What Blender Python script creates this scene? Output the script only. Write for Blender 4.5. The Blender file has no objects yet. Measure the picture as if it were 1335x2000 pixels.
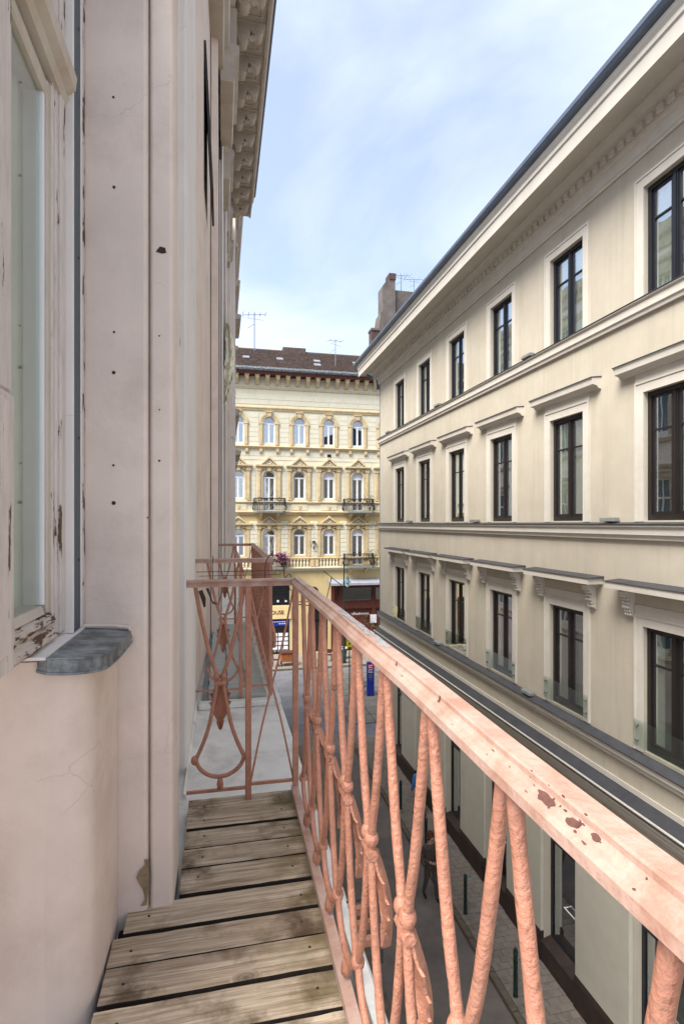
import bpy, bmesh, math, random
from mathutils import Vector, Matrix
random.seed(7)
R = math.radians
S = bpy.context.scene
C = S.collection

# ------------------------------------------------------------------ camera, sky, sun, exposure
cam_d = bpy.data.cameras.new('camera'); cam = bpy.data.objects.new('camera', cam_d); C.objects.link(cam)
S.camera = cam
cam_d.sensor_fit = 'VERTICAL'; cam_d.sensor_height = 36; cam_d.sensor_width = 24
cam_d.lens = 1060/2000*36
cam_d.clip_start = 0.02; cam_d.clip_end = 3000
cam.location = (0, 0, 0); cam.rotation_euler = (R(90), 0, R(-12.6))
cam_d.shift_y = 22/2000

SUN_AZ = R(238); SUN_EL = R(54)      # clockwise from +Y: behind us and to the left
sun_dir = Vector((math.sin(SUN_AZ)*math.cos(SUN_EL), math.cos(SUN_AZ)*math.cos(SUN_EL), math.sin(SUN_EL)))
sd = bpy.data.lights.new('sun', 'SUN'); sd.energy = 1.5; sd.angle = R(34); sd.color = (1, .955, .89)
so = bpy.data.objects.new('sun', sd); C.objects.link(so)
so.rotation_euler = (-sun_dir).to_track_quat('-Z', 'Y').to_euler(); so.location = (-10, -20, 40)

W = bpy.data.worlds.new('World'); S.world = W; W.use_nodes = True
nt = W.node_tree; nt.nodes.clear()
def N(nt, t, **k):
    n = nt.nodes.new(t)
    for a, b in k.items():
        if a.startswith('i_'):
            n.inputs[a[2:].replace('_', ' ')].default_value = b
        else: setattr(n, a, b)
    return n
L = nt.links.new
sky = N(nt, 'ShaderNodeTexSky', sky_type='NISHITA', sun_disc=False, sun_elevation=SUN_EL, sun_rotation=SUN_AZ, air_density=1.0, dust_density=1.2, ozone_density=2.2)
tc = N(nt, 'ShaderNodeTexCoord'); mp = N(nt, 'ShaderNodeMapping'); mp.inputs['Scale'].default_value = (1, 1, 2.2); mp.inputs['Location'].default_value = (1.7, .35, .2)
L(tc.outputs['Generated'], mp.inputs[0])
n1 = N(nt, 'ShaderNodeTexNoise', i_Scale=1.25, i_Detail=9.0, i_Roughness=.52, i_Distortion=.35); L(mp.outputs[0], n1.inputs['Vector'])
rp = N(nt, 'ShaderNodeValToRGB'); rp.color_ramp.elements[0].position = .36; rp.color_ramp.elements[1].position = .60
rp.color_ramp.elements[0].color = (.38, .38, .38, 1); L(n1.outputs[0], rp.inputs[0])
bg1 = N(nt, 'ShaderNodeBackground', i_Strength=.05); L(sky.outputs[0], bg1.inputs[0])
bg2 = N(nt, 'ShaderNodeBackground', i_Strength=.235); bg2.inputs[0].default_value = (.80, .87, 1.0, 1)
mx = N(nt, 'ShaderNodeMixShader'); L(rp.outputs[0], mx.inputs[0]); L(bg1.outputs[0], mx.inputs[1]); L(bg2.outputs[0], mx.inputs[2])
wo = N(nt, 'ShaderNodeOutputWorld'); L(mx.outputs[0], wo.inputs[0])

S.view_settings.view_transform = 'Standard'
try: S.view_settings.look = 'None'
except Exception: pass
S.view_settings.exposure = 2.58; S.view_settings.gamma = 1; S.view_settings.use_curve_mapping = False
S.render.engine = 'CYCLES'
S.cycles.max_bounces = 10; S.cycles.diffuse_bounces = 5; S.cycles.glossy_bounces = 4; S.cycles.transparent_max_bounces = 12

# ------------------------------------------------------------------ helpers
class MB:
    def __init__(s): s.v = []; s.f = []; s.m = []; s.mi = 0
    def add(s, vs, fs):
        b = len(s.v); s.v += [tuple(v) for v in vs]
        for f in fs: s.f.append(tuple(i+b for i in f)); s.m.append(s.mi)
        return s
    def box(s, x0, x1, y0, y1, z0, z1):
        return s.add([(x0,y0,z0),(x1,y0,z0),(x1,y1,z0),(x0,y1,z0),(x0,y0,z1),(x1,y0,z1),(x1,y1,z1),(x0,y1,z1)],
                     [(0,3,2,1),(4,5,6,7),(0,1,5,4),(1,2,6,5),(2,3,7,6),(3,0,4,7)])
    def bbox(s, x0, x1, y0, y1, z0, z1, b=.003):   # chamfered box
        pts = []
        for z, i in ((z0, b), (z0+b, 0), (z1-b, 0), (z1, b)):
            for (x, y) in ((x0+b+i,y0+i),(x1-b-i,y0+i),(x1-i,y0+b+i),(x1-i,y1-b-i),(x1-b-i,y1-i),(x0+b+i,y1-i),(x0+i,y1-b-i),(x0+i,y0+b+i)):
                pts.append((x, y, z))
        fs = [tuple(reversed(range(8))), tuple(range(24, 32))]
        for k in range(3):
            for i in range(8):
                j = (i+1) % 8; fs.append((k*8+i, k*8+j, k*8+8+j, k*8+8+i))
        return s.add(pts, fs)
    def quad(s, a, b, c, d): return s.add([a, b, c, d], [(0, 1, 2, 3)])
    def prism(s, prof, axis, a, b, caps=True):
        """closed 2D profile extruded along axis. axis 'y': prof=(x,z); 'x': prof=(y,z); 'z': prof=(x,y)"""
        def P(p, t):
            return (p[0], t, p[1]) if axis == 'y' else (t, p[0], p[1]) if axis == 'x' else (p[0], p[1], t)
        n = len(prof)
        vs = [P(p, a) for p in prof] + [P(p, b) for p in prof]
        fs = [(i, (i+1) % n, (i+1) % n + n, i+n) for i in range(n)]
        if caps: fs += [tuple(range(n)), tuple(range(2*n-1, n-1, -1))]
        return s.add(vs, fs)
    def tube(s, pts, r, n=8, close=False, flat=1.0):
        pts = [Vector(p) for p in pts]; m = len(pts)
        rr = r if isinstance(r, (list, tuple)) else [r]*m
        vs = []; up = None
        for i, p in enumerate(pts):
            if close: t = (pts[(i+1) % m]-pts[i-1])
            else: t = (pts[min(i+1, m-1)]-pts[max(i-1, 0)])
            t = t.normalized() if t.length > 1e-9 else Vector((0, 0, 1))
            if up is None:
                up = Vector((1, 0, 0)) if abs(t.x) < .8 else Vector((0, 1, 0))
            up = (up - t*up.dot(t)); up = up.normalized() if up.length > 1e-6 else t.orthogonal().normalized()
            w = t.cross(up)
            for k in range(n):
                a = 2*math.pi*k/n
                vs.append(p + up*math.cos(a)*rr[i]*flat + w*math.sin(a)*rr[i])
        fs = []
        for i in range(m if close else m-1):
            j = (i+1) % m
            for k in range(n): fs.append((i*n+k, i*n+(k+1) % n, j*n+(k+1) % n, j*n+k))
        if not close: fs += [tuple(range(n-1, -1, -1)), tuple(range((m-1)*n, m*n))]
        return s.add(vs, fs)
    def lathe(s, prof, c=(0, 0, 0), n=12):
        vs = []; m = len(prof)
        for r, z in prof:
            for k in range(n):
                a = 2*math.pi*k/n; vs.append((c[0]+r*math.cos(a), c[1]+r*math.sin(a), c[2]+z))
        fs = [(i*n+k, i*n+(k+1) % n, (i+1)*n+(k+1) % n, (i+1)*n+k) for i in range(m-1) for k in range(n)]
        fs += [tuple(range(n-1, -1, -1)), tuple(range((m-1)*n, m*n))]
        return s.add(vs, fs)
    def ball(s, c, r, n=8, sz=1):
        return s.lathe([(max(r*math.sin(math.pi*i/6), r*.02), -r*sz*math.cos(math.pi*i/6)) for i in range(7)], c, n)
    def mesh(s, name, mats, smooth=False):
        me = bpy.data.meshes.new(name); me.from_pydata(s.v, [], s.f)
        if not isinstance(mats, (list, tuple)): mats = [mats]
        for m in mats: me.materials.append(m)
        if len(mats) > 1:
            for p, k in zip(me.polygons, s.m): p.material_index = k
        bm = bmesh.new(); bm.from_mesh(me); bmesh.ops.recalc_face_normals(bm, faces=bm.faces); bm.to_mesh(me); bm.free()
        if smooth:
            me.shade_smooth()
            try: me.set_sharp_from_angle(angle=R(38))
            except Exception: pass
        return me
    def build(s, name, mats, parent=None, smooth=False, loc=None, label=None, kind=None):
        o = bpy.data.objects.new(name, s.mesh(name, mats, smooth)); C.objects.link(o)
        if parent: o.parent = parent
        if loc: o.location = loc
        if label: o['label'] = label
        if kind: o['kind'] = kind
        return o
def inst(src, parent=None, loc=None, rot=None, scale=None, kids=True):
    o = src.copy(); C.objects.link(o)
    if parent is not None: o.parent = parent
    if loc is not None: o.location = loc
    if rot is not None: o.rotation_euler = rot
    if scale is not None: o.scale = scale
    if kids:
        for ch in list(src.children):
            inst(ch, o)
    return o
def tag(o, label=None, cat=None, group=None, kind=None):
    if label: o['label'] = label
    if cat: o['category'] = cat
    if group: o['group'] = group
    if kind: o['kind'] = kind
    return o
def thing(name, label, cat, loc=(0, 0, 0), rz=0, group=None):
    o = bpy.data.objects.new(name, None); C.objects.link(o); o.location = loc; o.rotation_euler = (0, 0, rz)
    o.empty_display_size = .2
    return tag(o, label, cat, group)

# ------------------------------------------------------------------ materials
def mat(name, col, rough=.8, var=.12, vs=1.2, bump=.15, bs=60, stain=None, sfac=.5, sscale=.7, spos=(.55, .75),
        crack=0, metal=0, spec=.3, coord='pos', stretch=None, bdist=.004, chip=None, cpos=(.62, .64), cscale=9, streak=0):
    m = bpy.data.materials.new(name); m.use_nodes = True; t = m.node_tree; t.nodes.clear(); K = t.links.new
    out = N(t, 'ShaderNodeOutputMaterial'); b = N(t, 'ShaderNodeBsdfPrincipled'); K(b.outputs[0], out.inputs[0])
    b.inputs['Roughness'].default_value = rough; b.inputs['Metallic'].default_value = metal; b.inputs['Specular IOR Level'].default_value = spec
    if coord == 'pos': g = N(t, 'ShaderNodeNewGeometry').outputs['Position']
    else:
        tcn = N(t, 'ShaderNodeTexCoord'); oi = N(t, 'ShaderNodeObjectInfo'); va = N(t, 'ShaderNodeVectorMath', operation='MULTIPLY_ADD')
        cb = N(t, 'ShaderNodeCombineXYZ'); 
        for i in range(3): K(oi.outputs['Random'], cb.inputs[i])
        va.inputs[1].default_value = (37, 19, 53); K(cb.outputs[0], va.inputs[0]); K(tcn.outputs['Object'], va.inputs[2]); g = va.outputs[0]
    if stretch:
        mpn = N(t, 'ShaderNodeMapping'); mpn.inputs['Scale'].default_value = stretch; K(g, mpn.inputs[0]); g = mpn.outputs[0]
    nz = N(t, 'ShaderNodeTexNoise', i_Scale=vs, i_Detail=8.0, i_Roughness=.62); K(g, nz.inputs['Vector'])
    r = N(t, 'ShaderNodeValToRGB'); r.color_ramp.elements[0].position = .3; r.color_ramp.elements[1].position = .7
    r.color_ramp.elements[0].color = tuple(c*(1-var) for c in col)+(1,); r.color_ramp.elements[1].color = tuple(min(1, c*(1+var)) for c in col)+(1,)
    K(nz.outputs[0], r.inputs[0]); colr = r.outputs[0]
    def mixin(fac, c2, prev, amount):
        mm = N(t, 'ShaderNodeMix', data_type='RGBA'); mu = N(t, 'ShaderNodeMath', operation='MULTIPLY'); mu.inputs[1].default_value = amount
        K(fac, mu.inputs[0]); K(mu.outputs[0], mm.inputs[0]); K(prev, mm.inputs[6]); mm.inputs[7].default_value = tuple(c2)+(1,)
        return mm.outputs[2]
    def thr(sock, a, c):
        rr = N(t, 'ShaderNodeMapRange'); rr.inputs[1].default_value = a; rr.inputs[2].default_value = c; K(sock, rr.inputs[0]); return rr.outputs[0]
    hgt = None
    if stain:
        n2 = N(t, 'ShaderNodeTexNoise', i_Scale=sscale, i_Detail=10.0, i_Roughness=.7); K(g, n2.inputs['Vector'])
        colr = mixin(thr(n2.outputs[0], *spos), stain, colr, sfac)
    if streak:
        mp2 = N(t, 'ShaderNodeMapping'); mp2.inputs['Scale'].default_value = (5, 5, .25); K(g, mp2.inputs[0])
        n4 = N(t, 'ShaderNodeTexNoise', i_Scale=1.3, i_Detail=6.0, i_Roughness=.6); K(mp2.outputs[0], n4.inputs['Vector'])
        colr = mixin(thr(n4.outputs[0], .5, .8), [c*.62 for c in col], colr, streak)
    if crack:
        nd = N(t, 'ShaderNodeTexNoise', i_Scale=2.2, i_Detail=5.0); K(g, nd.inputs['Vector'])
        ad = N(t, 'ShaderNodeVectorMath', operation='MULTIPLY_ADD'); ad.inputs[1].default_value = (.5, .5, .5); K(nd.outputs['Color'], ad.inputs[0]); K(g, ad.inputs[2])
        mp3 = N(t, 'ShaderNodeMapping'); mp3.inputs['Scale'].default_value = (.7, .7, 1.9); K(ad.outputs[0], mp3.inputs[0])
        vo = N(t, 'ShaderNodeTexVoronoi', feature='DISTANCE_TO_EDGE'); vo.inputs['Scale'].default_value = 1.0; K(mp3.outputs[0], vo.inputs['Vector'])
        nm = N(t, 'ShaderNodeTexNoise', i_Scale=1.7, i_Detail=2.0); K(g, nm.inputs['Vector'])
        inv = thr(vo.outputs['Distance'], .0028, .0008)
        mk = N(t, 'ShaderNodeMath', operation='MULTIPLY'); K(inv, mk.inputs[0]); K(thr(nm.outputs[0], .52, .56), mk.inputs[1])
        colr = mixin(mk.outputs[0], [c*.35 for c in col], colr, crack)
    if chip:
        nc = N(t, 'ShaderNodeTexNoise', i_Scale=cscale, i_Detail=9.0, i_Roughness=.68); K(g, nc.inputs['Vector'])
        cm = thr(nc.outputs[0], *cpos); colr = mixin(cm, chip, colr, 1.0); hgt = cm
    K(colr, b.inputs['Base Color'])
    if bump:
        n3 = N(t, 'ShaderNodeTexNoise', i_Scale=bs, i_Detail=5.0, i_Roughness=.55); K(g, n3.inputs['Vector'])
        bu = N(t, 'ShaderNodeBump', i_Strength=bump, i_Distance=bdist)
        if hgt is not None:
            su = N(t, 'ShaderNodeMath', operation='SUBTRACT'); K(n3.outputs[0], su.inputs[0]); K(hgt, su.inputs[1]); K(su.outputs[0], bu.inputs['Height'])
        else: K(n3.outputs[0], bu.inputs['Height'])
        K(bu.outputs[0], b.inputs['Normal'])
    return m
def glassmat(name, tint, ior=1.7, rough=.0, base=.06):
    m = bpy.data.materials.new(name); m.use_nodes = True; t = m.node_tree; t.nodes.clear(); K = t.links.new
    out = N(t, 'ShaderNodeOutputMaterial'); tr = N(t, 'ShaderNodeBsdfTransparent'); gl = N(t, 'ShaderNodeBsdfGlossy'); gl.inputs['Roughness'].default_value = rough
    tr.inputs[0].default_value = tint+(1,); gl.inputs[0].default_value = (.92, .95, 1, 1)
    fr = N(t, 'ShaderNodeLayerWeight'); fr.inputs['Blend'].default_value = .5; pw_ = N(t, 'ShaderNodeMath', operation='POWER'); pw_.inputs[1].default_value = 3.0; K(fr.outputs['Facing'], pw_.inputs[0])
    ad = N(t, 'ShaderNodeMath', operation='MULTIPLY_ADD'); ad.inputs[1].default_value = .8; ad.inputs[2].default_value = base; ad.use_clamp = True; K(pw_.outputs[0], ad.inputs[0])
    nz = N(t, 'ShaderNodeTexNoise', i_Scale=1.6, i_Detail=1.0); g = N(t, 'ShaderNodeNewGeometry'); K(g.outputs['Position'], nz.inputs['Vector'])
    bu = N(t, 'ShaderNodeBump', i_Strength=.12, i_Distance=.02); K(nz.outputs[0], bu.inputs['Height']); K(bu.outputs[0], gl.inputs['Normal'])
    mm = N(t, 'ShaderNodeMixShader'); K(ad.outputs[0], mm.inputs[0]); K(tr.outputs[0], mm.inputs[1]); K(gl.outputs[0], mm.inputs[2]); K(mm.outputs[0], out.inputs[0])
    return m

m_pink = mat('pink_render', (.68, .575, .505), .9, .08, 3.2, .5, 55, stain=(.44, .345, .285), sfac=.5, sscale=2.1, spos=(.50, .72), crack=.2, streak=.12, bdist=.002)
m_pinkw = mat('pale_and_lit_render', (.70, .66, .63), .88, .06, 2.0, .25, 90, stain=(.5, .43, .38), sfac=.3, crack=.5, streak=.12, bdist=.002)  # pale pieces; on street-side strips the whiteness stands in for stronger light
m_stone = mat('cornice_stone', (.46, .40, .345), .9, .14, 3.5, .5, 35, stain=(.24, .20, .165), sfac=.5, sscale=2.5, streak=.2)
m_slab = mat('slab_concrete', (.63, .61, .57), .9, .12, 4, .5, 60, stain=(.20, .18, .15), sfac=.6, sscale=2.6, spos=(.52, .74), bdist=.003)
m_cream = mat('cream_render', (.50, .45, .36), .92, .06, 1.6, .5, 50, stain=(.43, .37, .285), sfac=.5, sscale=.9, spos=(.44, .70), streak=.38, bdist=.003)
m_creaml = mat('cream_trim', (.585, .545, .475), .88, .06, 2.0, .3, 50, stain=(.42, .37, .30), sfac=.45, sscale=1.2, streak=.12, bdist=.002)
m_pier = mat('pier_render', (.55, .52, .43), .9, .06, 2.0, .3, 70, stain=(.44, .40, .32), sfac=.35, sscale=.8, bdist=.003, streak=.1)
m_plinth = mat('brown_plinth', (.038, .024, .019), .55, .3, 3, .25, 30, spec=.4, stain=(.10, .07, .055), sfac=.5, sscale=1.4)
m_zinc = mat('zinc_flashing', (.11, .125, .135), .5, .35, 9, .5, 18, metal=.3, spec=.5, stain=(.33, .36, .36), sfac=.85, sscale=9, spos=(.44, .64), bdist=.006)
m_slate = mat('dark_flashing', (.06, .06, .066), .6, .2, 3, .2, 30, metal=.2, spec=.4, stain=(.12, .115, .11), sfac=.4, sscale=2)
m_gutter = mat('blue_grey_gutter', (.11, .135, .18), .5, .15, 2, .15, 20, metal=.3, spec=.5)
m_wfr = mat('dark_window_frame', (.011, .012, .017), .4, .2, 3, .1, 40, spec=.5)
m_wfrb = mat('brown_window_frame', (.017, .013, .012), .42, .2, 3, .1, 40, spec=.5)
m_glass = glassmat('window_glass', (.88, .92, .89), 1.75, 0, .34)
m_guard = glassmat('guard_glass', (.93, .97, .94), 1.5, 0, .05)
m_curt = mat('curtain_cloth', (.78, .75, .66), .95, .1, 6, .3, 80)
m_curtb = mat('brown_curtain_cloth', (.42, .28, .18), .95, .15, 6, .3, 80)
m_curto = mat('amber_reflection_curtain', (.75, .36, .10), .95, .15, 6, .3, 80)  # amber reflections in the panes put into the curtain colour
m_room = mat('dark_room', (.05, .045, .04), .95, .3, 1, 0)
m_rail = mat('salmon_paint', (.38, .165, .105), .40, .20, 18, .75, 90, spec=.5, stain=(.47, .255, .18), sfac=.7, sscale=14, chip=(.14, .055, .04), cpos=(.69, .70), cscale=12, bdist=.008, coord='obj')
m_railtop = mat('worn_salmon_paint', (.37, .205, .15), .36, .12, 10, .5, 90, spec=.5, stain=(.43, .31, .255), sfac=.85, sscale=10, spos=(.40, .6), chip=(.17, .07, .05), cpos=(.68, .69), cscale=9, bdist=.004)
m_white = mat('white_paint', (.72, .72, .74), .5, .06, 3, .1, 40, spec=.4)
m_redp2 = mat('exposed_brown_iron', (.10, .045, .035), .8, .3, 60, .6, 120)
m_bare = mat('bare_grey_metal', (.34, .34, .35), .45, .25, 40, .5, 90, metal=.2)
m_peel = mat('peeling_white_paint', (.60, .545, .52), .7, .10, 8, .8, 45, stain=(.40, .33, .28), sfac=.55, sscale=9, spos=(.5, .7), chip=(.12, .07, .05), cpos=(.60, .612), cscale=7, stretch=(4, 4, .6), bdist=.006)
m_peelh = mat('rotten_white_paint', (.55, .48, .43), .75, .12, 8, .9, 45, stain=(.30, .22, .16), sfac=.6, sscale=9, spos=(.45, .65), chip=(.12, .06, .04), cpos=(.52, .54), cscale=9, stretch=(3, .6, 3), bdist=.008)
m_peelh2 = mat('flaking_edge_paint', (.56, .49, .45), .75, .12, 8, .9, 45, stain=(.36, .26, .20), sfac=.6, sscale=9, spos=(.45, .65), chip=(.12, .06, .04), cpos=(.56, .58), cscale=9, stretch=(3, 3, .9), bdist=.008)
m_winwood = mat('old_window_wood', (.50, .455, .40), .6, .12, 8, .5, 60, stain=(.33, .22, .13), sfac=.7, sscale=4, spos=(.5, .75), stretch=(2, 2, .5), bdist=.003)
m_blue = mat('blue_grey_channel', (.05, .085, .12), .45, .12, 4, .15, 30, metal=.3, spec=.5)
m_wood = None
m_tile = mat('grey_deck_tile', (.40, .42, .39), .7, .15, 8, .4, 40, coord='obj', stretch=(1, 6, 3))
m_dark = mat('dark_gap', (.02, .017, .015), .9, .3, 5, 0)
m_nail = mat('rusty_nail', (.035, .02, .012), .6, .3, 5, 0)
m_yel = mat('yellow_render', (.56, .44, .23), .92, .08, 1.0, .3, 30, stain=(.5, .34, .14), sfac=.35, sscale=.5, streak=.25)
m_yelp = mat('pale_yellow_render', (.62, .575, .44), .92, .06, 1.0, .3, 30, stain=(.62, .5, .28), sfac=.35, sscale=.6, streak=.25)
m_och = mat('ochre_trim', (.55, .435, .26), .9, .16, 3, .4, 25, stain=(.30, .19, .09), sfac=.5, sscale=1.6, streak=.3)
m_yst = mat('pale_stone_course', (.64, .60, .47), .92, .06, 2.0, .3, 30, coord='obj', stain=(.62, .52, .33), sfac=.3, sscale=1.1)
m_roof = mat('brown_roof_tile', (.095, .068, .058), .9, .5, 4.5, .5, 20, stain=(.075, .055, .05), sfac=.7, sscale=1.1, spos=(.4, .7), stretch=(1.6, .7, .7))
m_red = mat('dark_red_soffit', (.10, .028, .022), .7, .2, 3, .1, 20)
m_iron = mat('black_iron', (.018, .017, .018), .5, .2, 8, .2, 60, spec=.4)
m_asph = mat('asphalt', (.21, .18, .16), .93, .22, 1.4, .6, 45, stain=(.085, .078, .075), sfac=.55, sscale=.6, spos=(.45, .75), chip=(.03, .03, .03), cpos=(.76, .77), cscale=2.5, bdist=.01)
m_asph2 = mat('worn_asphalt', (.17, .17, .185), .93, .2, .8, .5, 35, stain=(.075, .07, .07), sfac=.5, sscale=.5, spos=(.45, .7), bdist=.01)
m_walk = mat('walk_base', (.065, .055, .045), .95, .25, 3, .5, 40)
m_pave = mat('paving_stone_face', (.23, .195, .165), .9, .25, 3, .5, 50, coord='obj', stain=(.055, .046, .036), sfac=.5, sscale=3)
m_kerb = mat('kerb_granite', (.15, .125, .095), .9, .3, 6, .5, 60, coord='obj', stain=(.2, .15, .05), sfac=.4, sscale=5)
m_green = mat('dark_green_paint', (.008, .03, .022), .35, .2, 5, .1, 40, spec=.5)
m_brown = mat('red_brown_wood', (.09, .022, .014), .55, .3, 4, .2, 30, spec=.4, stain=(.04, .012, .01), sfac=.5)
m_orange = mat('orange_wood', (.30, .10, .035), .6, .25, 6, .2, 30)
m_awn = mat('grey_awning', (.24, .25, .28), .85, .1, 3, .2, 30, stain=(.15, .15, .165), sfac=.5, sscale=2)
m_bluep = mat('blue_panel', (.012, .03, .30), .35, .1, 4, 0, spec=.5)
m_redp = mat('red_print', (.55, .03, .04), .5, .1, 4, 0)
m_yelsign = mat('yellow_sign_paint', (.80, .78, .03), .5, .06, 4, 0)
m_black = mat('black_face', (.012, .012, .014), .3, .2, 4, 0, spec=.5)
m_brick = mat('sooty_firewall', (.15, .13, .115), .95, .3, .8, .6, 12, stain=(.08, .06, .055), sfac=.7, sscale=.45, spos=(.42, .7), streak=.4, bdist=.02)
m_brickr = mat('red_brick', (.085, .055, .048), .95, .3, 1.5, .5, 12, stain=(.1, .06, .05), sfac=.5)
m_net = mat('cream_netting', (.85, .82, .68), .9, .15, 12, .6, 90)
m_leaf = mat('plant_leaf', (.05, .09, .035), .7, .5, 9, 0)
m_twig = mat('bare_twig', (.10, .045, .03), .85, .4, 9, 0)
m_pot = mat('grey_pot', (.22, .23, .22), .8, .2, 5, .2, 30)
m_tank = mat('antenna_metal', (.20, .21, .23), .45, .2, 5, 0, metal=.5)
m_skin = mat('skin', (.50, .27, .20), .6, .1, 8, 0)
m_jack = mat('brown_quilted_jacket', (.085, .062, .05), .7, .3, 14, .7, 22, bdist=.02)
m_trou = mat('dark_trousers', (.08, .068, .062), .85, .2, 10, .3, 60)
m_bluej = mat('blue_jacket', (.06, .18, .46), .7, .2, 10, .5, 25, bdist=.02)
m_hair = mat('auburn_hair', (.09, .035, .022), .6, .3, 30, .3, 90)
m_rose = mat('purple_flowers', (.20, .06, .13), .8, .5, 12, 0)

def woodmat():
    m = bpy.data.materials.new('weathered_plank'); m.use_nodes = True; t = m.node_tree; t.nodes.clear(); K = t.links.new
    out = N(t, 'ShaderNodeOutputMaterial'); b = N(t, 'ShaderNodeBsdfPrincipled'); K(b.outputs[0], out.inputs[0]); b.inputs['Roughness'].default_value = .82; b.inputs['Specular IOR Level'].default_value = .25
    tc_ = N(t, 'ShaderNodeTexCoord'); oi = N(t, 'ShaderNodeObjectInfo'); cb = N(t, 'ShaderNodeCombineXYZ')
    for i in range(3): K(oi.outputs['Random'], cb.inputs[i])
    va = N(t, 'ShaderNodeVectorMath', operation='MULTIPLY_ADD'); va.inputs[1].default_value = (37, 19, 53); K(cb.outputs[0], va.inputs[0]); K(tc_.outputs['Object'], va.inputs[2])
    def MP(sc, src=None):
        n = N(t, 'ShaderNodeMapping'); n.inputs['Scale'].default_value = sc; K(src or va.outputs[0], n.inputs[0]); return n.outputs[0]
    def NZ(v, sc, d=6, ro=.6, di=0):
        n = N(t, 'ShaderNodeTexNoise', i_Scale=sc, i_Detail=float(d), i_Roughness=ro, i_Distortion=di); K(v, n.inputs['Vector']); return n.outputs[0]
    def TH(s_, a, c):
        n = N(t, 'ShaderNodeMapRange'); n.inputs[1].default_value = a; n.inputs[2].default_value = c; K(s_, n.inputs[0]); return n.outputs[0]
    def MX(f, a, c2, k=1.0):
        n = N(t, 'ShaderNodeMix', data_type='RGBA'); mu = N(t, 'ShaderNodeMath', operation='MULTIPLY'); mu.inputs[1].default_value = k; K(f, mu.inputs[0]); K(mu.outputs[0], n.inputs[0]); K(a, n.inputs[6]); n.inputs[7].default_value = tuple(c2)+(1,); return n.outputs[2]
    # knots bend the grain
    vo = N(t, 'ShaderNodeTexVoronoi'); vo.inputs['Scale'].default_value = 1.0; K(MP((3.3, 6.0, 0)), vo.inputs['Vector'])
    kn = TH(vo.outputs['Distance'], .17, .03)
    gsum = N(t, 'ShaderNodeVectorMath', operation='MULTIPLY_ADD'); cbk = N(t, 'ShaderNodeCombineXYZ'); K(kn, cbk.inputs[1]); K(cbk.outputs[0], gsum.inputs[0]); gsum.inputs[1].default_value = (0, .09, 0); K(va.outputs[0], gsum.inputs[2])
    fine = NZ(MP((3.2, 95, 20), gsum.outputs[0]), 1.0, 8, .7, .3); broad = NZ(MP((1.4, 16, 8), gsum.outputs[0]), 1.0, 4, .55, .6); blot = NZ(va.outputs[0], 5.0, 6, .6)
    r_ = N(t, 'ShaderNodeValToRGB'); r_.color_ramp.elements[0].position = .34; r_.color_ramp.elements[1].position = .62
    r_.color_ramp.elements[0].color = (.22, .15, .095, 1); r_.color_ramp.elements[1].color = (.56, .46, .34, 1); K(fine, r_.inputs[0])
    c = MX(TH(broad, .52, .70), r_.outputs[0], (.22, .145, .095), .55)
    c = MX(TH(blot, .50, .66), c, (.085, .052, .027), .85)
    c = MX(kn, c, (.07, .038, .022), .9)
    # green-brown algae by the outer nails, rust-dark nail halo
    sx = N(t, 'ShaderNodeSeparateXYZ'); K(tc_.outputs['Object'], sx.inputs[0])
    band = TH(sx.outputs['X'], .10, .27); al = N(t, 'ShaderNodeMath', operation='MULTIPLY'); K(band, al.inputs[0]); K(TH(NZ(MP((6, 9, 5)), 1.0, 5), .42, .66), al.inputs[1])
    c = MX(al.outputs[0], c, (.13, .10, .03), .8)
    ed = TH(sx.outputs['X'], .315, .35); c = MX(ed, c, (.10, .09, .08), .55)
    K(c, b.inputs['Base Color'])
    bu = N(t, 'ShaderNodeBump', i_Strength=.9, i_Distance=.0025); K(fine, bu.inputs['Height']); K(bu.outputs[0], b.inputs['Normal'])
    return m
m_wood = woodmat()
m_woodside = mat('plank_edge_gap_shade', (.028, .021, .016), .95, .4, 20, .5, 60)  # shade of the narrow deck gaps put into the edge colour
# ------------------------------------------------------------------ ground
G = -10.0
def struct(name, mb, m, smooth=False): return tag(mb.build(name, m, smooth=smooth), kind='structure')
b = MB(); b.quad((-400, -400, G-.02), (400, -400, G-.02), (400, 700, G-.02), (-400, 700, G-.02)); ground = struct('ground', b, m_asph2)
b = MB(); b.quad((3.4, -8, G-.012), (5.76, -8, G-.012), (5.76, 25.2, G-.012), (3.4, 25.2, G-.012)); struct('street', b, m_asph)
b = MB(); b.quad((-60, 25.2, G-.016), (60, 25.2, G-.016), (60, 36.8, G-.016), (-60, 36.8, G-.016)); struct('cross_road', b, m_asph2)
KH = .10
b = MB(); b.box(5.9, 7.6, -8, 24.4, G-.1, G+KH-.03); walk = struct('pavement_right', b, m_walk)
b = MB(); b.box(-.6, 3.26, -8, 24.4, G-.1, G+KH); struct('pavement_left', b, m_pave)
b = MB(); b.box(-60, 60, 36.95, 41.2, G-.1, G+KH-.03); walk2 = struct('pavement_far', b, m_pave)
# pale paved square with joints, beyond the corner on the right
b = MB(); b.box(6.3, 30, 26.2, 36.0, G-.1, G+.03)
sq = struct('square_paving', b, mat('square_concrete', (.16, .145, .13), .92, .2, 1.2, .4, 30, stain=(.09, .08, .075), sfac=.5, sscale=.7))
b = MB()
for i in range(1, 9): b.box(6.3, 30, 26.2+i*1.1, 26.23+i*1.1, G+.025, G+.034)
for i in range(1, 14): b.box(6.3+i*1.3, 6.33+i*1.3, 26.2, 36.0, G+.025, G+.0335)
b.build('joint_line', m_dark, sq, kind='stuff')
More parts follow.
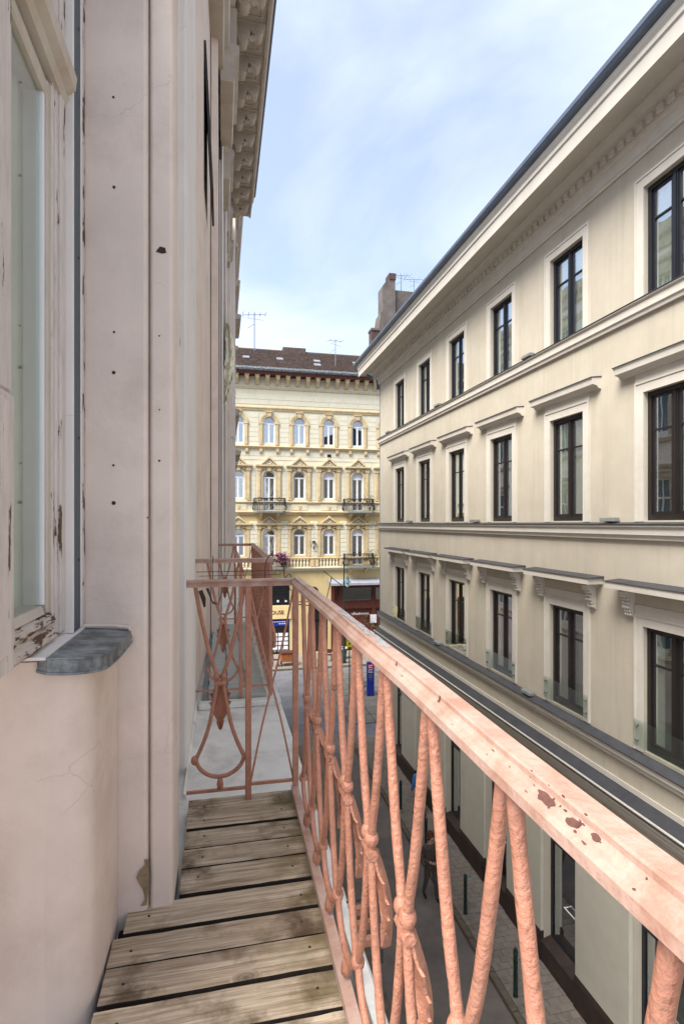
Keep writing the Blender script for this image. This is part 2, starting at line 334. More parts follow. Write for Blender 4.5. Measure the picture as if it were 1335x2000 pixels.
# pavers: running bond, individual where they show largest
pv = []
for k in range(3):
    q = MB(); q.bbox(0, .268, 0, .168, 0, .032+.002*k, .006); pv.append(q.mesh('paving_stone', m_pave))
cnt = 0; rest = MB()
y = 7.3; row = 0
while y < 24.3:
    x = 5.91 - (.135 if row % 2 else 0)
    while x < 7.3:
        x0 = max(x, 5.91)
        dz = random.uniform(-.004, .004)
        if x0 + .1 < 7.12:
            if 9.2 < y < 16.2 and cnt < 290 and x0 == x:
                o = bpy.data.objects.new('paving_stone', random.choice(pv)); C.objects.link(o); o.parent = walk
                o.location = (x, y, G+KH-.03+dz); o.rotation_euler = (0, 0, random.uniform(-.012, .012)); cnt += 1
            else: rest.box(x0, x+.268, y, y+.168, G+KH-.03, G+KH+dz)
        x += .275
    y += .175; row += 1
rest.build('paving_field', m_pave, walk, kind='stuff')
# kerbs
kb = MB(); kb.bbox(0, .14, 0, .98, -.1, KH+.004, .012); kbm = kb.mesh('kerb_stone', m_kerb)
kr = MB(); kr.box(5.765, 5.895, -8, 5.9, G-.1, G+KH); krt = struct('kerb', kr, m_kerb)
for i in range(18):
    o = bpy.data.objects.new('kerb_stone', kbm); C.objects.link(o); o.parent = krt; o.location = (5.76, 6+i*1.0, G)
kr = MB(); kr.box(3.26, 3.40, -8, 24.4, G-.1, G+KH+.004); struct('kerb_left', kr, m_kerb)
kr = MB(); kr.box(-60, 60, 36.8, 36.95, G-.1, G+KH+.01); struct('kerb_far', kr, m_kerb)
# gutter slot line and street cover
b = MB(); b.lathe([(.12, 0), (.12, .006), (.10, .006), (.09, .003)], (0, 0, 0), 18)
mh = b.build('manhole_cover', m_zinc, loc=(6.72, 14.0, G+KH+.001)); tag(mh, 'small round metal utility cover in the right pavement near the plinth', 'utility cover')
mh2 = inst(mh, loc=(6.75, 18.6, G+KH+.001)); mh2['label'] = 'farther of the small round utility covers, in the pavement before the dark doorway'
mh3 = inst(mh, loc=(6.5, 21.6, G+KH+.001)); mh3['label'] = 'farthest round utility cover, in the pavement near the far end of the cream building'

# ------------------------------------------------------------------ facade with openings
def facade(mb, axis, plane, sgn, U0, U1, Z0, Z1, holes, depth, rev=True):
    def P(u, z, o=0):
        return (plane+sgn*o, u, z) if axis == 'x' else (u, plane+sgn*o, z)
    us = sorted(set([U0, U1]+[h[0] for h in holes]+[h[1] for h in holes])); us = [u for u in us if U0 <= u <= U1]
    zs = sorted(set([Z0, Z1]+[h[2] for h in holes]+[h[3] for h in holes]))
    for i in range(len(us)-1):
        for j in range(len(zs)-1):
            cu, cz = (us[i]+us[i+1])/2, (zs[j]+zs[j+1])/2
            if any(h[0] < cu < h[1] and h[2] < cz < h[3] for h in holes): continue
            mb.quad(P(us[i], zs[j]), P(us[i+1], zs[j]), P(us[i+1], zs[j+1]), P(us[i], zs[j+1]))
    for h in holes:
        u0, u1, z0, z1 = h[:4]; arch = len(h) > 4 and h[4]; r = (u1-u0)/2; zt = z1-r if arch else z1
        if rev:
            mb.quad(P(u0, z0), P(u0, zt), P(u0, zt, -depth), P(u0, z0, -depth)); mb.quad(P(u1, z0), P(u1, zt), P(u1, zt, -depth), P(u1, z0, -depth))
            mb.quad(P(u0, z0), P(u1, z0), P(u1, z0, -depth), P(u0, z0, -depth))
            if not arch: mb.quad(P(u0, z1), P(u1, z1), P(u1, z1, -depth), P(u0, z1, -depth))
        if arch:
            cu = (u0+u1)/2; n = 12; arc = [(cu-r*math.cos(math.pi*k/n), zt+r*math.sin(math.pi*k/n)) for k in range(n+1)]
            for k in range(n):
                (a, c), (d, e) = arc[k], arc[k+1]
                mb.quad(P(a, c), P(d, e), P(d, z1+1e-4), P(a, z1+1e-4))
                mb.quad(P(a, c), P(d, e), P(d, e, -depth), P(a, c, -depth))

# ================================================================== RIGHT BUILDING
WX = 7.16
rb = thing('cream_building', 'long cream rendered building with dark framed windows and deep cornice, across the street', 'building', (WX, 10, G))
rbl = Matrix.Translation((-WX, -10, -G))
def rpart(mb, name, m, **k):
    o = mb.build(name, m, rb, **k); o.matrix_parent_inverse = rbl; return o
ctr = [21.15-2.735*i for i in range(9)]          # 21.15 ... -0.7
holes = []
for c in ctr:
    holes += [(c-.56, c+.56, 3.86, 5.82), (c-.565, c+.565, .05, 2.27), (c-.58, c+.58, -3.95, -1.79)]
    holes += [(c-.36, c+.82, -9.6, -5.9)]
b = MB()
facade(b, 'x', WX, -1, -4, 24, -9.2-.8, 6.6, [h for h in holes if h[0] > -4], .24)
wall = rpart(b, 'wall', m_cream)
b = MB(); b.quad((WX, 24, G), (22, 24, G), (22, 24, 7.3), (WX, 24, 7.3)); b.quad((WX, -4, G), (22, -4, G), (22, -4, 7.3), (WX, -4, 7.3)); rpart(b, 'side_wall', m_cream)
b = MB(); b.add([(6.3, -4, 7.45), (6.3, 25, 7.45), (14, 25, 10.4), (14, -4, 10.4)], [(0, 1, 2, 3)]); b.add([(6.3, 25, 7.45), (14, 25, 10.4), (22, 25, 7.45)], [(0, 1, 2)]); b.add([(22, -4, 7.45), (22, 25, 7.45), (14, 25, 10.4), (14, -4, 10.4)], [(0, 1, 2, 3)])
rpart(b, 'roof', m_slate)
# cornice
b = MB()
prof = [(7.155, 6.36), (7.12, 6.36), (7.12, 6.41), (7.09, 6.43), (7.09, 6.62), (7.06, 6.64), (7.05, 6.68), (7.05, 6.90), (7.02, 6.92), (6.98, 6.95), (6.93, 7.0), (6.86, 7.03), (6.86, 7.055),
        (6.38, 6.93), (6.38, 6.875), (6.31, 6.865), (6.30, 7.12), (6.27, 7.14), (6.27, 7.22), (6.23, 7.27), (6.21, 7.33), (7.3, 7.33), (7.3, 6.36)]
b.prism(prof, 'y', -4, 24.7); rpart(b, 'cornice', m_creaml)
d = MB(); d.bbox(6.985, 7.05, 0, .125, 6.735, 6.86, .006); d0 = rpart(d, 'dentil', m_creaml); d0.location = (0, -4+.22, 0)
for i in range(1, 126):
    o = inst(d0, None); o.location = (0, -3.78+i*.225, 0)
b = MB(); b.prism([(6.22, 7.34), (6.14, 7.36), (6.10, 7.42), (6.10, 7.50), (6.13, 7.53), (6.18, 7.53), (6.5, 7.62), (6.5, 7.34)], 'y', -4, 24.9); rpart(b, 'gutter', m_gutter)
b = MB()
b.tube([(6.5, 24.85, 7.3), (7.0, 24.85, 6.9), (7.1, 24.3, 6.75), (7.1, 24.12, 6.2)], .06, 10); b.tube([(7.22, 24.1, 6.9), (7.22, 24.1, -9.9)], .055, 10)
rpart(b, 'downpipe', m_gutter)
# string courses
b = MB(); b.prism([(7.155, 3.60), (7.10, 3.60), (7.09, 3.66), (7.06, 3.68), (7.06, 3.82), (7.02, 3.84), (7.02, 3.86), (7.155, 3.875)], 'y', -4, 24.05)
b.prism([(7.155, -.29), (7.10, -.29), (7.09, -.23), (7.05, -.20), (7.05, -.09), (7.01, -.06), (7.01, -.035), (7.155, -.035)], 'y', -4, 24.05)
b.prism([(7.155, -4.33), (7.10, -4.33), (7.08, -4.26), (7.04, -4.22), (7.04, -4.12), (7.155, -4.12)], 'y', -4, 24.05)
b.prism([(7.155, -5.30), (7.09, -5.30), (7.07, -5.22), (7.0, -5.18), (6.98, -5.10), (6.92, -5.05), (6.90, -4.985), (7.155, -4.985)], 'y', -4, 24.15)
rpart(b, 'string_course', m_creaml)
b = MB()
b.prism([(7.155, 3.88), (7.005, 3.865), (7.005, 3.875), (7.155, 3.895)], 'y', -4, 24.06)
b.prism([(7.155, -.03), (6.995, -.03), (6.995, -.008), (7.155, .02)], 'y', -4, 24.06)
b.prism([(7.155, -4.115), (7.0, -4.115), (6.99, -4.095), (7.155, -4.0)], 'y', -4, 24.06)
b.prism([(7.155, -4.98), (6.885, -4.98), (6.88, -4.955), (6.94, -4.935), (7.155, -4.80)], 'y', -4, 24.16)
rpart(b, 'flashing', m_slate)
b = MB(); b.tube([(6.90, -4, -4.93), (6.90, 24.16, -4.93)], .022, 8); b.box(7.135, 7.158, -4, 24.1, -4.80, -4.70); rpart(b, 'ledge_trim', m_creaml)

# --- windows of the cream building
def R_window(w, h, fm, deep, curtain, kind):
    """local: origin bottom centre at wall face; street is -x, u = y"""
    hw = w/2; fr = MB(); x0, x1 = .07, .13
    for a, c, z0, z1, xx in ((-hw, -hw+.075, 0, h, 0), (hw-.075, hw, 0, h, 0), (-hw+.075, hw-.075, 0, .10, 0), (-hw+.075, hw-.075, h-.075, h, 0)):
        fr.box(x0+xx, x1+.08, a, c, z0, z1)
    fr.box(x0+.02, x1+.05, -.055, .055, .10, h-.075)
    fr.box(x0+.005, x0+.02, -.022, .022, .10, h-.075)
    for sd in (-1, 1):                        # casement stiles
        a0, a1 = (.055, hw-.075) if sd > 0 else (-hw+.075, -.055)
        fr.box(x0+.035, x1+.03, a0, a0+.04, .10, h-.075); fr.box(x0+.035, x1+.03, a1-.04, a1, .10, h-.075)
        fr.box(x0+.035, x1+.03, a0+.04, a1-.04, .10, .15); fr.box(x0+.035, x1+.03, a0+.04, a1-.04, h-.115, h-.075)
        fr.box(x0+.030, x1+.02, a0+.04, a1-.04, h*.70-.014, h*.70+.014)
    fo = fr.build('window', fm)
    for sd in (-1, 1):
        a0, a1 = (.095, hw-.115) if sd > 0 else (-hw+.115, -.095)
        for z0, z1 in ((.15, h*.70-.014), (h*.70+.014, h-.115)):
            g = MB(); g.box(x0+.055, x0+.061, a0, a1, z0, z1); g.build('pane', m_glass, fo)
    rm = MB(); rm.box(.215, 1.6, -hw-.3, hw+.3, -.1, h+.1); 
    rmm = rm.build('room', m_room, fo); 
    me = rmm.data; bm = bmesh.new(); bm.from_mesh(me)
    fs = [f for f in bm.faces if abs(f.calc_center_median().x-.215) < .01]; bmesh.ops.delete(bm, geom=fs, context='FACES'); bm.to_mesh(me); bm.free()
    if curtain:
        cm, spans = curtain
        for (a, c) in spans:
            q = MB(); n = 26; pr = []
            for i in range(n+1):
                u = a+(c-a)*i/n; pr.append((.165+.016*math.sin(i*1.9)+.008*math.sin(i*.7), u))
            for i in range(n): q.quad((pr[i][0], pr[i][1], .02), (pr[i+1][0], pr[i+1][1], .02), (pr[i+1][0], pr[i+1][1], h-.05), (pr[i][0], pr[i][1], h-.05))
            q.build('curtain', cm, fo, smooth=True)
    # plaster surround
    s = MB(); e = .19; t = -.028
    s.box(t, 0.0, -hw-e, -hw-.0, -.02, h+e); s.box(t, 0.0, hw, hw+e, -.02, h+e); s.box(t, 0.0, -hw, hw, h, h+e)
    for k in (-1, 1):
        a, c = sorted((k*(hw+e), k*(hw+e-.035))); s.box(t-.016, t, a, c, -.02, h+e)
    s.box(t-.016, t, -hw-e+.035, hw+e-.035, h+e-.035, h+e)
    if kind > 0: s.box(t+.004, 0, -hw-e, hw+e, h+e, h+.36)
    s.build('surround', m_creaml, fo)
    if kind == 1:
        q = MB(); q.prism([(0, h+.33), (-.06, h+.34), (-.10, h+.39), (-.19, h+.41), (-.20, h+.50), (-.22, h+.53), (0, h+.55)], 'y', -1.08, 1.08); ho = q.build('hood', m_creaml, fo)
        q = MB(); q.prism([(0, h+.553), (-.228, h+.533), (-.228, h+.548), (0, h+.575)], 'y', -1.09, 1.09); q.build('hood_flashing', m_slate, fo)
    if kind == 2:
        q = MB(); q.box(-.34, 0, -1.13, 1.13, h+.62, h+.73); q.prism([(0, h+.55), (-.05, h+.56), (-.09, h+.62), (0, h+.62)], 'y', -1.0, 1.0); q.build('hood', m_creaml, fo)
        q = MB(); q.prism([(0, h+.732), (-.355, h+.732), (-.355, h+.745), (0, h+.775)], 'y', -1.16, 1.16); q.build('hood_flashing', m_slate, fo)
        for k in (-1, 1):
            q = MB(); u = k*.86
            pr = [(0, h+.618), (-.20, h+.618), (-.215, h+.56), (-.19, h+.50), (-.13, h+.46), (-.10, h+.40), (-.12, h+.33), (-.11, h+.27), (-.06, h+.22), (-.07, h+.16), (-.03, h+.12), (0, h+.12)]
            q.prism(pr, 'y', u-.075, u+.075)
            for zz, xx in ((.56, -.21), (.50, -.19), (.44, -.14), (.37, -.125), (.30, -.13), (.23, -.09), (.17, -.075)):
                for uu in (-.055, 0, .055): q.ball((xx, u+uu, h+zz), .028, 6)
            q.build('scroll_bracket', m_creaml, fo)
        g = MB(); g.box(-.065, -.055, -.75, .75, .06, .52); gg = g.build('glass_guard', m_guard, fo)
        g = MB()
        for k in (-1, 1):
            for zz in (.16, .42): g.tube([(-.03, k*.68, zz), (-.085, k*.68, zz)], .02, 10)
        g.build('guard_bolt', m_zinc, fo)
    return fo
cA = (m_curt, [(-.5, -.12), (.10, .5)]); cB = (m_curt, [(-.52, .52)]); cC = (m_curtb, [(-.5, -.2), (.05, .5)])
protoA = [R_window(1.12, 1.96, m_wfr, 0, cA, 0), R_window(1.12, 1.96, m_wfr, 0, cB, 0)]
protoB = [R_window(1.13, 2.22, m_wfrb, 0, cA, 1), R_window(1.13, 2.22, m_wfrb, 0, (m_curt, [(-.52, .1)]), 1)]
protoC = [R_window(1.16, 2.16, m_wfrb, 0, (m_curt, [(-.5, -.25), (.3, .5)]), 2), R_window(1.16, 2.16, m_wfrb, 0, cC, 2), R_window(1.16, 2.16, m_wfrb, 0, (m_curto, [(-.5, -.1), (.1, .5)]), 2)]
m_unused = None
used = set()
for i, c in enumerate(ctr):
    for protos, z in ((protoA, 3.86), (protoB, .05), (protoC, -3.95)):
        p = protos[2] if (len(protos) == 3 and i in (2, 3)) else protos[(i*7+int(z*3)) % 2]
        o = p if p.name not in used else inst(p)
        used.add(p.name); o.parent = rb; o.matrix_parent_inverse = rbl; o.location = (WX, c, z)
for protos in (protoA, protoB, protoC):
    for p in protos:
        if p.name not in used: bpy.data.objects.remove(p)
# floodlights on the ledges
fl = MB(); fl.bbox(-.16, -.02, -.19, .19, .01, .09, .01); fl.box(-.165, -.16, -.17, .17, .02, .08); f0 = rpart(fl, 'ledge_light', m_pot)
first = True
for (yy, zz) in ((8.8, .02), (14.3, .02), (19.8, .02), (11.55, 3.89), (17.0, 3.89), (22.5, 3.89), (11.55, -4.04), (17.0, -4.04), (6.1, -4.04)):
    o = f0 if first else inst(f0); first = False; o.location = (WX, yy, zz)
# ground floor: piers, plinth, shop glass
pier_m = None
for i, c in enumerate(ctr[:-1]):
    y1 = c-.36-.02; y0 = ctr[i+1]+.82+.02
    b = MB(); b.bbox(WX-.07, WX+.30, y0, y1, -9.26, -6.72, .006); b.box(WX-.10, WX-.0, y0-.02, y1+.02, -6.72, -6.67); rpart(b, 'pier', m_pier)
    b = MB(); b.prism([(WX-.001, G), (WX-.11, G), (WX-.11, -9.36), (WX-.075, -9.265), (WX-.001, -9.265)], 'y', y0-.005, y1+.005); rpart(b, 'plinth', m_plinth)
for i, c in enumerate(ctr):
    y0, y1 = c-.36, c+.82
    b = MB(); b.box(WX-.09, WX+.235, y0-.015, y1+.015, G, -9.44); b.prism([(WX-.09, -9.438), (WX+.2, -9.438), (WX+.2, -9.36)], 'y', y0, y1); rpart(b, 'threshold', m_plinth)
    b = MB()
    for a, d_ in ((y0, y0+.07), (y1-.07, y1)): b.box(WX+.17, WX+.235, a, d_, -9.43, -5.9)
    b.box(WX+.17, WX+.235, y0+.07, y1-.07, -9.43, -9.33); b.box(WX+.17, WX+.235, y0+.07, y1-.07, -7.2, -7.13)
    if i % 2: b.box(WX+.17, WX+.235, c+.20, c+.26, -9.33, -7.2)
    fo = rpart(b, 'shop_window', m_wfr)
    g = MB(); g.box(WX+.20, WX+.206, y0+.07, y1-.07, -9.33, -5.9); g.build('pane', m_glass, fo)
    g = MB(); g.box(WX+.3, WX+2.0, y0-.2, y1+.2, -9.6, -5.8); q = g.build('room', m_room, fo)
    bm = bmesh.new(); bm.from_mesh(q.data); bmesh.ops.delete(bm, geom=[f for f in bm.faces if abs(f.calc_center_median().x-WX-.3) < .01], context='FACES'); bm.to_mesh(q.data); bm.free()
    if i in (3, 4, 5):
        g = MB(); g.tube([(WX+.12, y0+.25, -8.35), (WX+.12, y0+.62, -8.35)], .012, 8); g.tube([(WX+.12, y0+.27, -8.35), (WX+.2, y0+.27, -8.35)], .01, 6); g.tube([(WX+.12, y0+.6, -8.35), (WX+.2, y0+.6, -8.35)], .01, 6); g.build('door_handle', m_white, fo)

# ================================================================== YELLOW BUILDING
YY = 41.0
yb = thing('yellow_building', 'pale yellow ornate apartment house with arched white windows and shops below, closing the street', 'building', (6, YY, G))
ybl = Matrix.Translation((-6, -YY, -G))
def ypart(mb, name, m, **k):
    o = mb.build(name, m, yb, **k); o.matrix_parent_inverse = ybl; return o
cx = [1.28+2.283*i for i in range(-3, 8)]; DOORS = (cx[4], cx[7])
def is_door(c): return any(abs(c-d) < .1 for d in DOORS)
hA, hB, hC = [], [], []
for c in cx:
    hA.append((c-.44, c+.44, 5.98, 7.98, True)); dr = is_door(c)
    hB.append((c-.44, c+.44, .95 if dr else 1.85, 3.92, True))
    hC.append((c-.46, c+.46, -3.25 if dr else -2.45, -.42, True))
X0, X1 = -8, 20
b = MB(); facade(b, 'y', YY, -1, X0, X1, -1.0+1.9, 11.0, hA+[h for h in hB], .3); ypart(b, 'wall', m_yelp)
b = MB(); facade(b, 'y', YY, -1, X0, X1, -3.3, .9, hC, .3); ypart(b, 'wall', m_yel)
gh = [(3.05, 5.1, -6.2, -4.6), (3.05, 5.1, -9.9, -7.25), (6.5, 8.1, -9.9, -6.2, True), (8.3, 19, -9.9, -4.55), (-5.5, .5, -9.9, -6)]
b = MB(); facade(b, 'y', YY, -1, X0, X1, G, -3.3, gh, .35); ypart(b, 'ground_floor_wall', m_yel)
b = MB(); b.quad((X0, YY, G), (X0, 53, G), (X0, 53, 11.3), (X0, YY, 11.3)); b.quad((X1, YY, G), (X1, 53, G), (X1, 53, 11.3), (X1, YY, 11.3)); b.box(X0+.1, X1-.1, YY+1.6, YY+1.7, G, 11); ypart(b, 'inner_wall', m_room)
# stone courses between windows
def courses(zlist, hs, half, m, pr=.022):
    for zi, (z0, z1) in enumerate(zlist):
        edges = [X0]
        for c in cx:
            h = [q for q in hs if abs((q[0]+q[1])/2-c) < .05][0]
            blocked = (z1 > h[2]-.05 and z0 < h[3]+half[1])
            if blocked: edges += [c-half[0], c+half[0]]
        edges.append(X1)
        for k in range(0, len(edges), 2):
            a, d_ = edges[k], edges[k+1]
            if a > 13.5 or d_ < -1: continue
            if len(edges) == 2:
                xs = [-1.0+2.283*i+(1.14 if zi % 2 else 0) for i in range(7)]
                for u, v in zip(xs[:-1], xs[1:]):
                    q = MB(); q.box(u+.012, v-.012, YY-pr, YY+.0, z0+.014, z1-.014); ypart(q, 'stone_course', m)
            else:
                q = MB(); q.box(max(a, -1.5)+.012, min(d_, 13.6)-.012, YY-pr, YY, z0+.014, z1-.014); ypart(q, 'stone_course', m)
courses([(5.75+.36*i, 6.11+.36*i) for i in range(7)], hA, (.78, .25), m_yst)
courses([(1.75+.36*i, 2.11+.36*i) for i in range(7)], hB, (.98, .15), m_yst)
courses([(4.75+.3*i, 5.05+.3*i) for i in range(2)], hA, (.78, .25), m_yst)
courses([(8.9+.38*i, 9.28+.38*i) for i in range(2)], hA, (.78, .25), m_yst)
# rusticated piers between the lower windows
for i in range(len(cx)-1):
    xm = (cx[i]+cx[i+1])/2
    if xm > 13: continue
    for k in range(9):
        z0 = -2.85+k*.335
        for (a, d_) in (((-.28, -.005), (.005, .28)) if k % 2 else ((-.28, .28),)):
            q = MB(); q.bbox(xm+a, xm+d_, YY-.09, YY, z0+.012, z0+.323, .012); ypart(q, 'rustic_block', m_yst)
# string courses
def ycourse(prof, name='string_course', m=None):
    q = MB(); q.prism([(YY-p, z) for p, z in prof], 'x', X0, X1); ypart(q, name, m or m_och)
ycourse([(0, 8.44), (.06, 8.46), (.08, 8.56), (.13, 8.62), (.13, 8.68), (.05, 8.80), (0, 8.82)])
ycourse([(0, 5.58), (.10, 5.6), (.12, 5.66), (.2, 5.72), (.2, 5.77), (0, 5.83)])
ycourse([(0, 1.48), (.08, 1.5), (.12, 1.58), (.12, 1.63), (0, 1.66)])
ycourse([(0, .62), (.12, .64), (.14, .74), (.24, .82), (.24, .88), (0, .95)])
ycourse([(0, -2.78), (.12, -2.76), (.16, -2.66), (.16, -2.62), (0, -2.6)])
ycourse([(0, -3.62), (.14, -3.6), (.16, -3.5), (.3, -3.42), (.3, -3.34), (0, -3.3)], m=m_yelp)
# eave: frieze, modillions, soffit, gutter, roof
ycourse([(0, 10.05), (.06, 10.07), (.06, 10.2), (0, 10.22)])
q = MB(); q.box(X0, X1, YY-.7, YY+.3, 11.02, 11.22); ypart(q, 'soffit', m_red)
q = MB(); q.prism([(YY-.70, 11.225), (YY-.86, 11.26), (YY-.90, 11.36), (YY-.88, 11.5), (YY-.8, 11.52), (YY-.62, 11.45), (YY-.6, 11.225)], 'x', X0, X1); ypart(q, 'gutter', m_zinc)
mo = MB(); mo.prism([(YY, 10.35), (YY-.10, 10.37), (YY-.18, 10.48), (YY-.32, 10.62), (YY-.5, 10.72), (YY-.56, 10.82), (YY-.56, 10.95), (YY, 10.95)], 'x', -.13, .13); mo.box(-.17, .17, YY-.60, YY, 10.95, 11.015)
mod = ypart(mo, 'modillion', m_och); k = 0
for i in range(24):
    o = mod if i == 0 else inst(mod); o.location = (-1.9+i*.76, 0, 0)
rf = MB(); nC = 34; ya, za, yb_, zb = YY-.85, 11.5, 47.5, 15.0
for i in range(nC):
    t0, t1 = i/nC, (i+1)/nC
    y0, z0, y1, z1 = ya+(yb_-ya)*t0, za+(zb-za)*t0, ya+(yb_-ya)*t1, za+(zb-za)*t1
    u = X0
    rf.quad((X0, y0, z0+.05), (X1, y0, z0+.05), (X1, y1+.02, z1), (X0, y1+.02, z1)); rf.quad((X0, y0, z0), (X1, y0, z0), (X1, y0, z0+.05), (X0, y0, z0+.05))
    for j in range(62):
        xx = -1+j*.235+(.117 if i % 2 else 0)
        if random.random() < .5: continue
        dz = random.uniform(.012, .03)
        rf.box(xx, xx+.21, y0-.01, y0+.19, z0+.045, z0+.055+dz)
rf.quad((X0, yb_, zb), (X1, yb_, zb), (X1, 54, 11.3), (X0, 54, 11.3))
ro = ypart(rf, 'roof', m_roof)
q = MB(); q.tube([(X0, 47.5, 15.0), (X1, 47.5, 15.0)], .14, 8); q.build('ridge_tile', m_roof, ro)
q = MB(); q.box(5.3, 7.3, 47.2, 48.3, 14.6, 15.35); q.build('chimney_base', m_roof, ro)
for (px_, zt) in ((1.95, 12.9), (4.6, 12.95), (7.6, 13.0), (7.35, 12.2), (10.9, 13.1)):
    t0 = (zt-za)/(zb-za); yv = ya+(yb_-ya)*t0
    q = MB(); q.add([(px_-.25, yv-.2, zt-.02), (px_+.25, yv-.2, zt-.02), (px_+.25, yv+.2, zt+.22), (px_-.25, yv+.2, zt+.22), (px_-.25, yv-.2, zt+.08), (px_+.25, yv-.2, zt+.08), (px_+.25, yv+.2, zt+.28), (px_-.25, yv+.2, zt+.28)],
                 [(0, 3, 2, 1), (4, 5, 6, 7), (0, 1, 5, 4), (1, 2, 6, 5), (2, 3, 7, 6), (3, 0, 4, 7)]); q.build('roof_hatch', m_awn, ro)

def arch_pts(c, r, zc, n=14, a0=0, a1=math.pi): return [(c+r*math.cos(a0+(a1-a0)*k/n), zc+r*math.sin(a0+(a1-a0)*k/n)) for k in range(n+1)]
def Y_window(w, h, low, blind, gcol):
    """arched white window, local x, front -y, origin bottom centre; transom at arch spring"""
    r = w/2; zc = h-r; f = MB(); y0, y1 = .12, .18; t = .06
    f.box(-r, -r+t, y0, y1, 0, zc); f.box(r-t, r, y0, y1, 0, zc); f.box(-r+t, r-t, y0, y1, 0, .09); f.box(-r+t, r-t, y0-.01, y1, zc-.11, zc)
    f.box(-.045, .045, y0-.01, y1, .09, zc-.11)
    for k in (-1, 1):
        a, c = (.045, r-t) if k > 0 else (-r+t, -.045)
        f.box(a, a+.03, y0+.01, y1, .09, zc-.11); f.box(c-.03, c, y0+.01, y1, .09, zc-.11)
    o_, i_ = arch_pts(0, r, zc), arch_pts(0, r-t, zc)
    for k in range(14):
        f.add([(o_[k][0], y0, o_[k][1]), (o_[k+1][0], y0, o_[k+1][1]), (i_[k+1][0], y0, i_[k+1][1]), (i_[k][0], y0, i_[k][1])], [(0, 1, 2, 3)])
        f.add([(i_[k][0], y0, i_[k][1]), (i_[k+1][0], y0, i_[k+1][1]), (i_[k+1][0], y1, i_[k+1][1]), (i_[k][0], y1, i_[k][1])], [(0, 1, 2, 3)])
    fo = f.build('window', m_white)
    for k in (-1, 1):
        a, c = (.075, r-t-.03) if k > 0 else (-r+t+.03, -.075)
        g = MB(); g.box(a, c, .155, .16, .09+low, zc-.11); g.build('pane', m_glass, fo)
    if low: g = MB(); g.box(-r+t, r-t, .15, .17, .09, .09+low); g.build('lower_panel', m_white, fo)
    g = MB(); ap = arch_pts(0, r-t, zc); g.add([(x, .155, z) for x, z in ap], [tuple(range(len(ap)))])
    g.build('blind' if blind else 'arch_pane', m_white if blind else m_glass, fo)
    g = MB(); n = 16
    for i in range(n):
        x0_, x1_ = -r+w*i/n, -r+w*(i+1)/n
        g.quad((x0_, .34+.02*math.sin(i*2.1), 0), (x1_, .34+.02*math.sin(i*2.1+2.1), 0), (x1_, .34+.02*math.sin(i*2.1+2.1), h), (x0_, .34+.02*math.sin(i*2.1), h))
    g.build('curtain', gcol, fo, smooth=True)
    return fo
m_cg = mat('grey_net_curtain', (.16, .19, .23), .95, .3, 5, .2, 40); m_cd = mat('dark_interior', (.03, .027, .028), .9, .4, 3, 0); m_cbl = mat('blue_net_curtain', (.16, .21, .34), .95, .25, 5, .2, 40)
pw = {}
def yw(c, z0, z1, w, blind, gc):
    key = (round(z1-z0, 2), w, blind, gc.name)
    if key in pw: o = inst(pw[key])
    else: o = Y_window(w, z1-z0, 0, blind, gc); pw[key] = o
    o.parent = yb; o.matrix_parent_inverse = ybl; o.location = (c, YY, z0); return o
for i, c in enumerate(cx):
    if not -2 < c < 14: continue
    yw(c, hA[i][2], hA[i][3], .88, False, m_cbl if i in (2, 3, 4) else m_cg)
    yw(c, hB[i][2], hB[i][3], .88, i in (6, 7), m_cd if i in (3, 4, 5) else m_cg)
    yw(c, hC[i][2], hC[i][3], .92, i in (6, 7), m_cg if i not in (7,) else m_cbl)
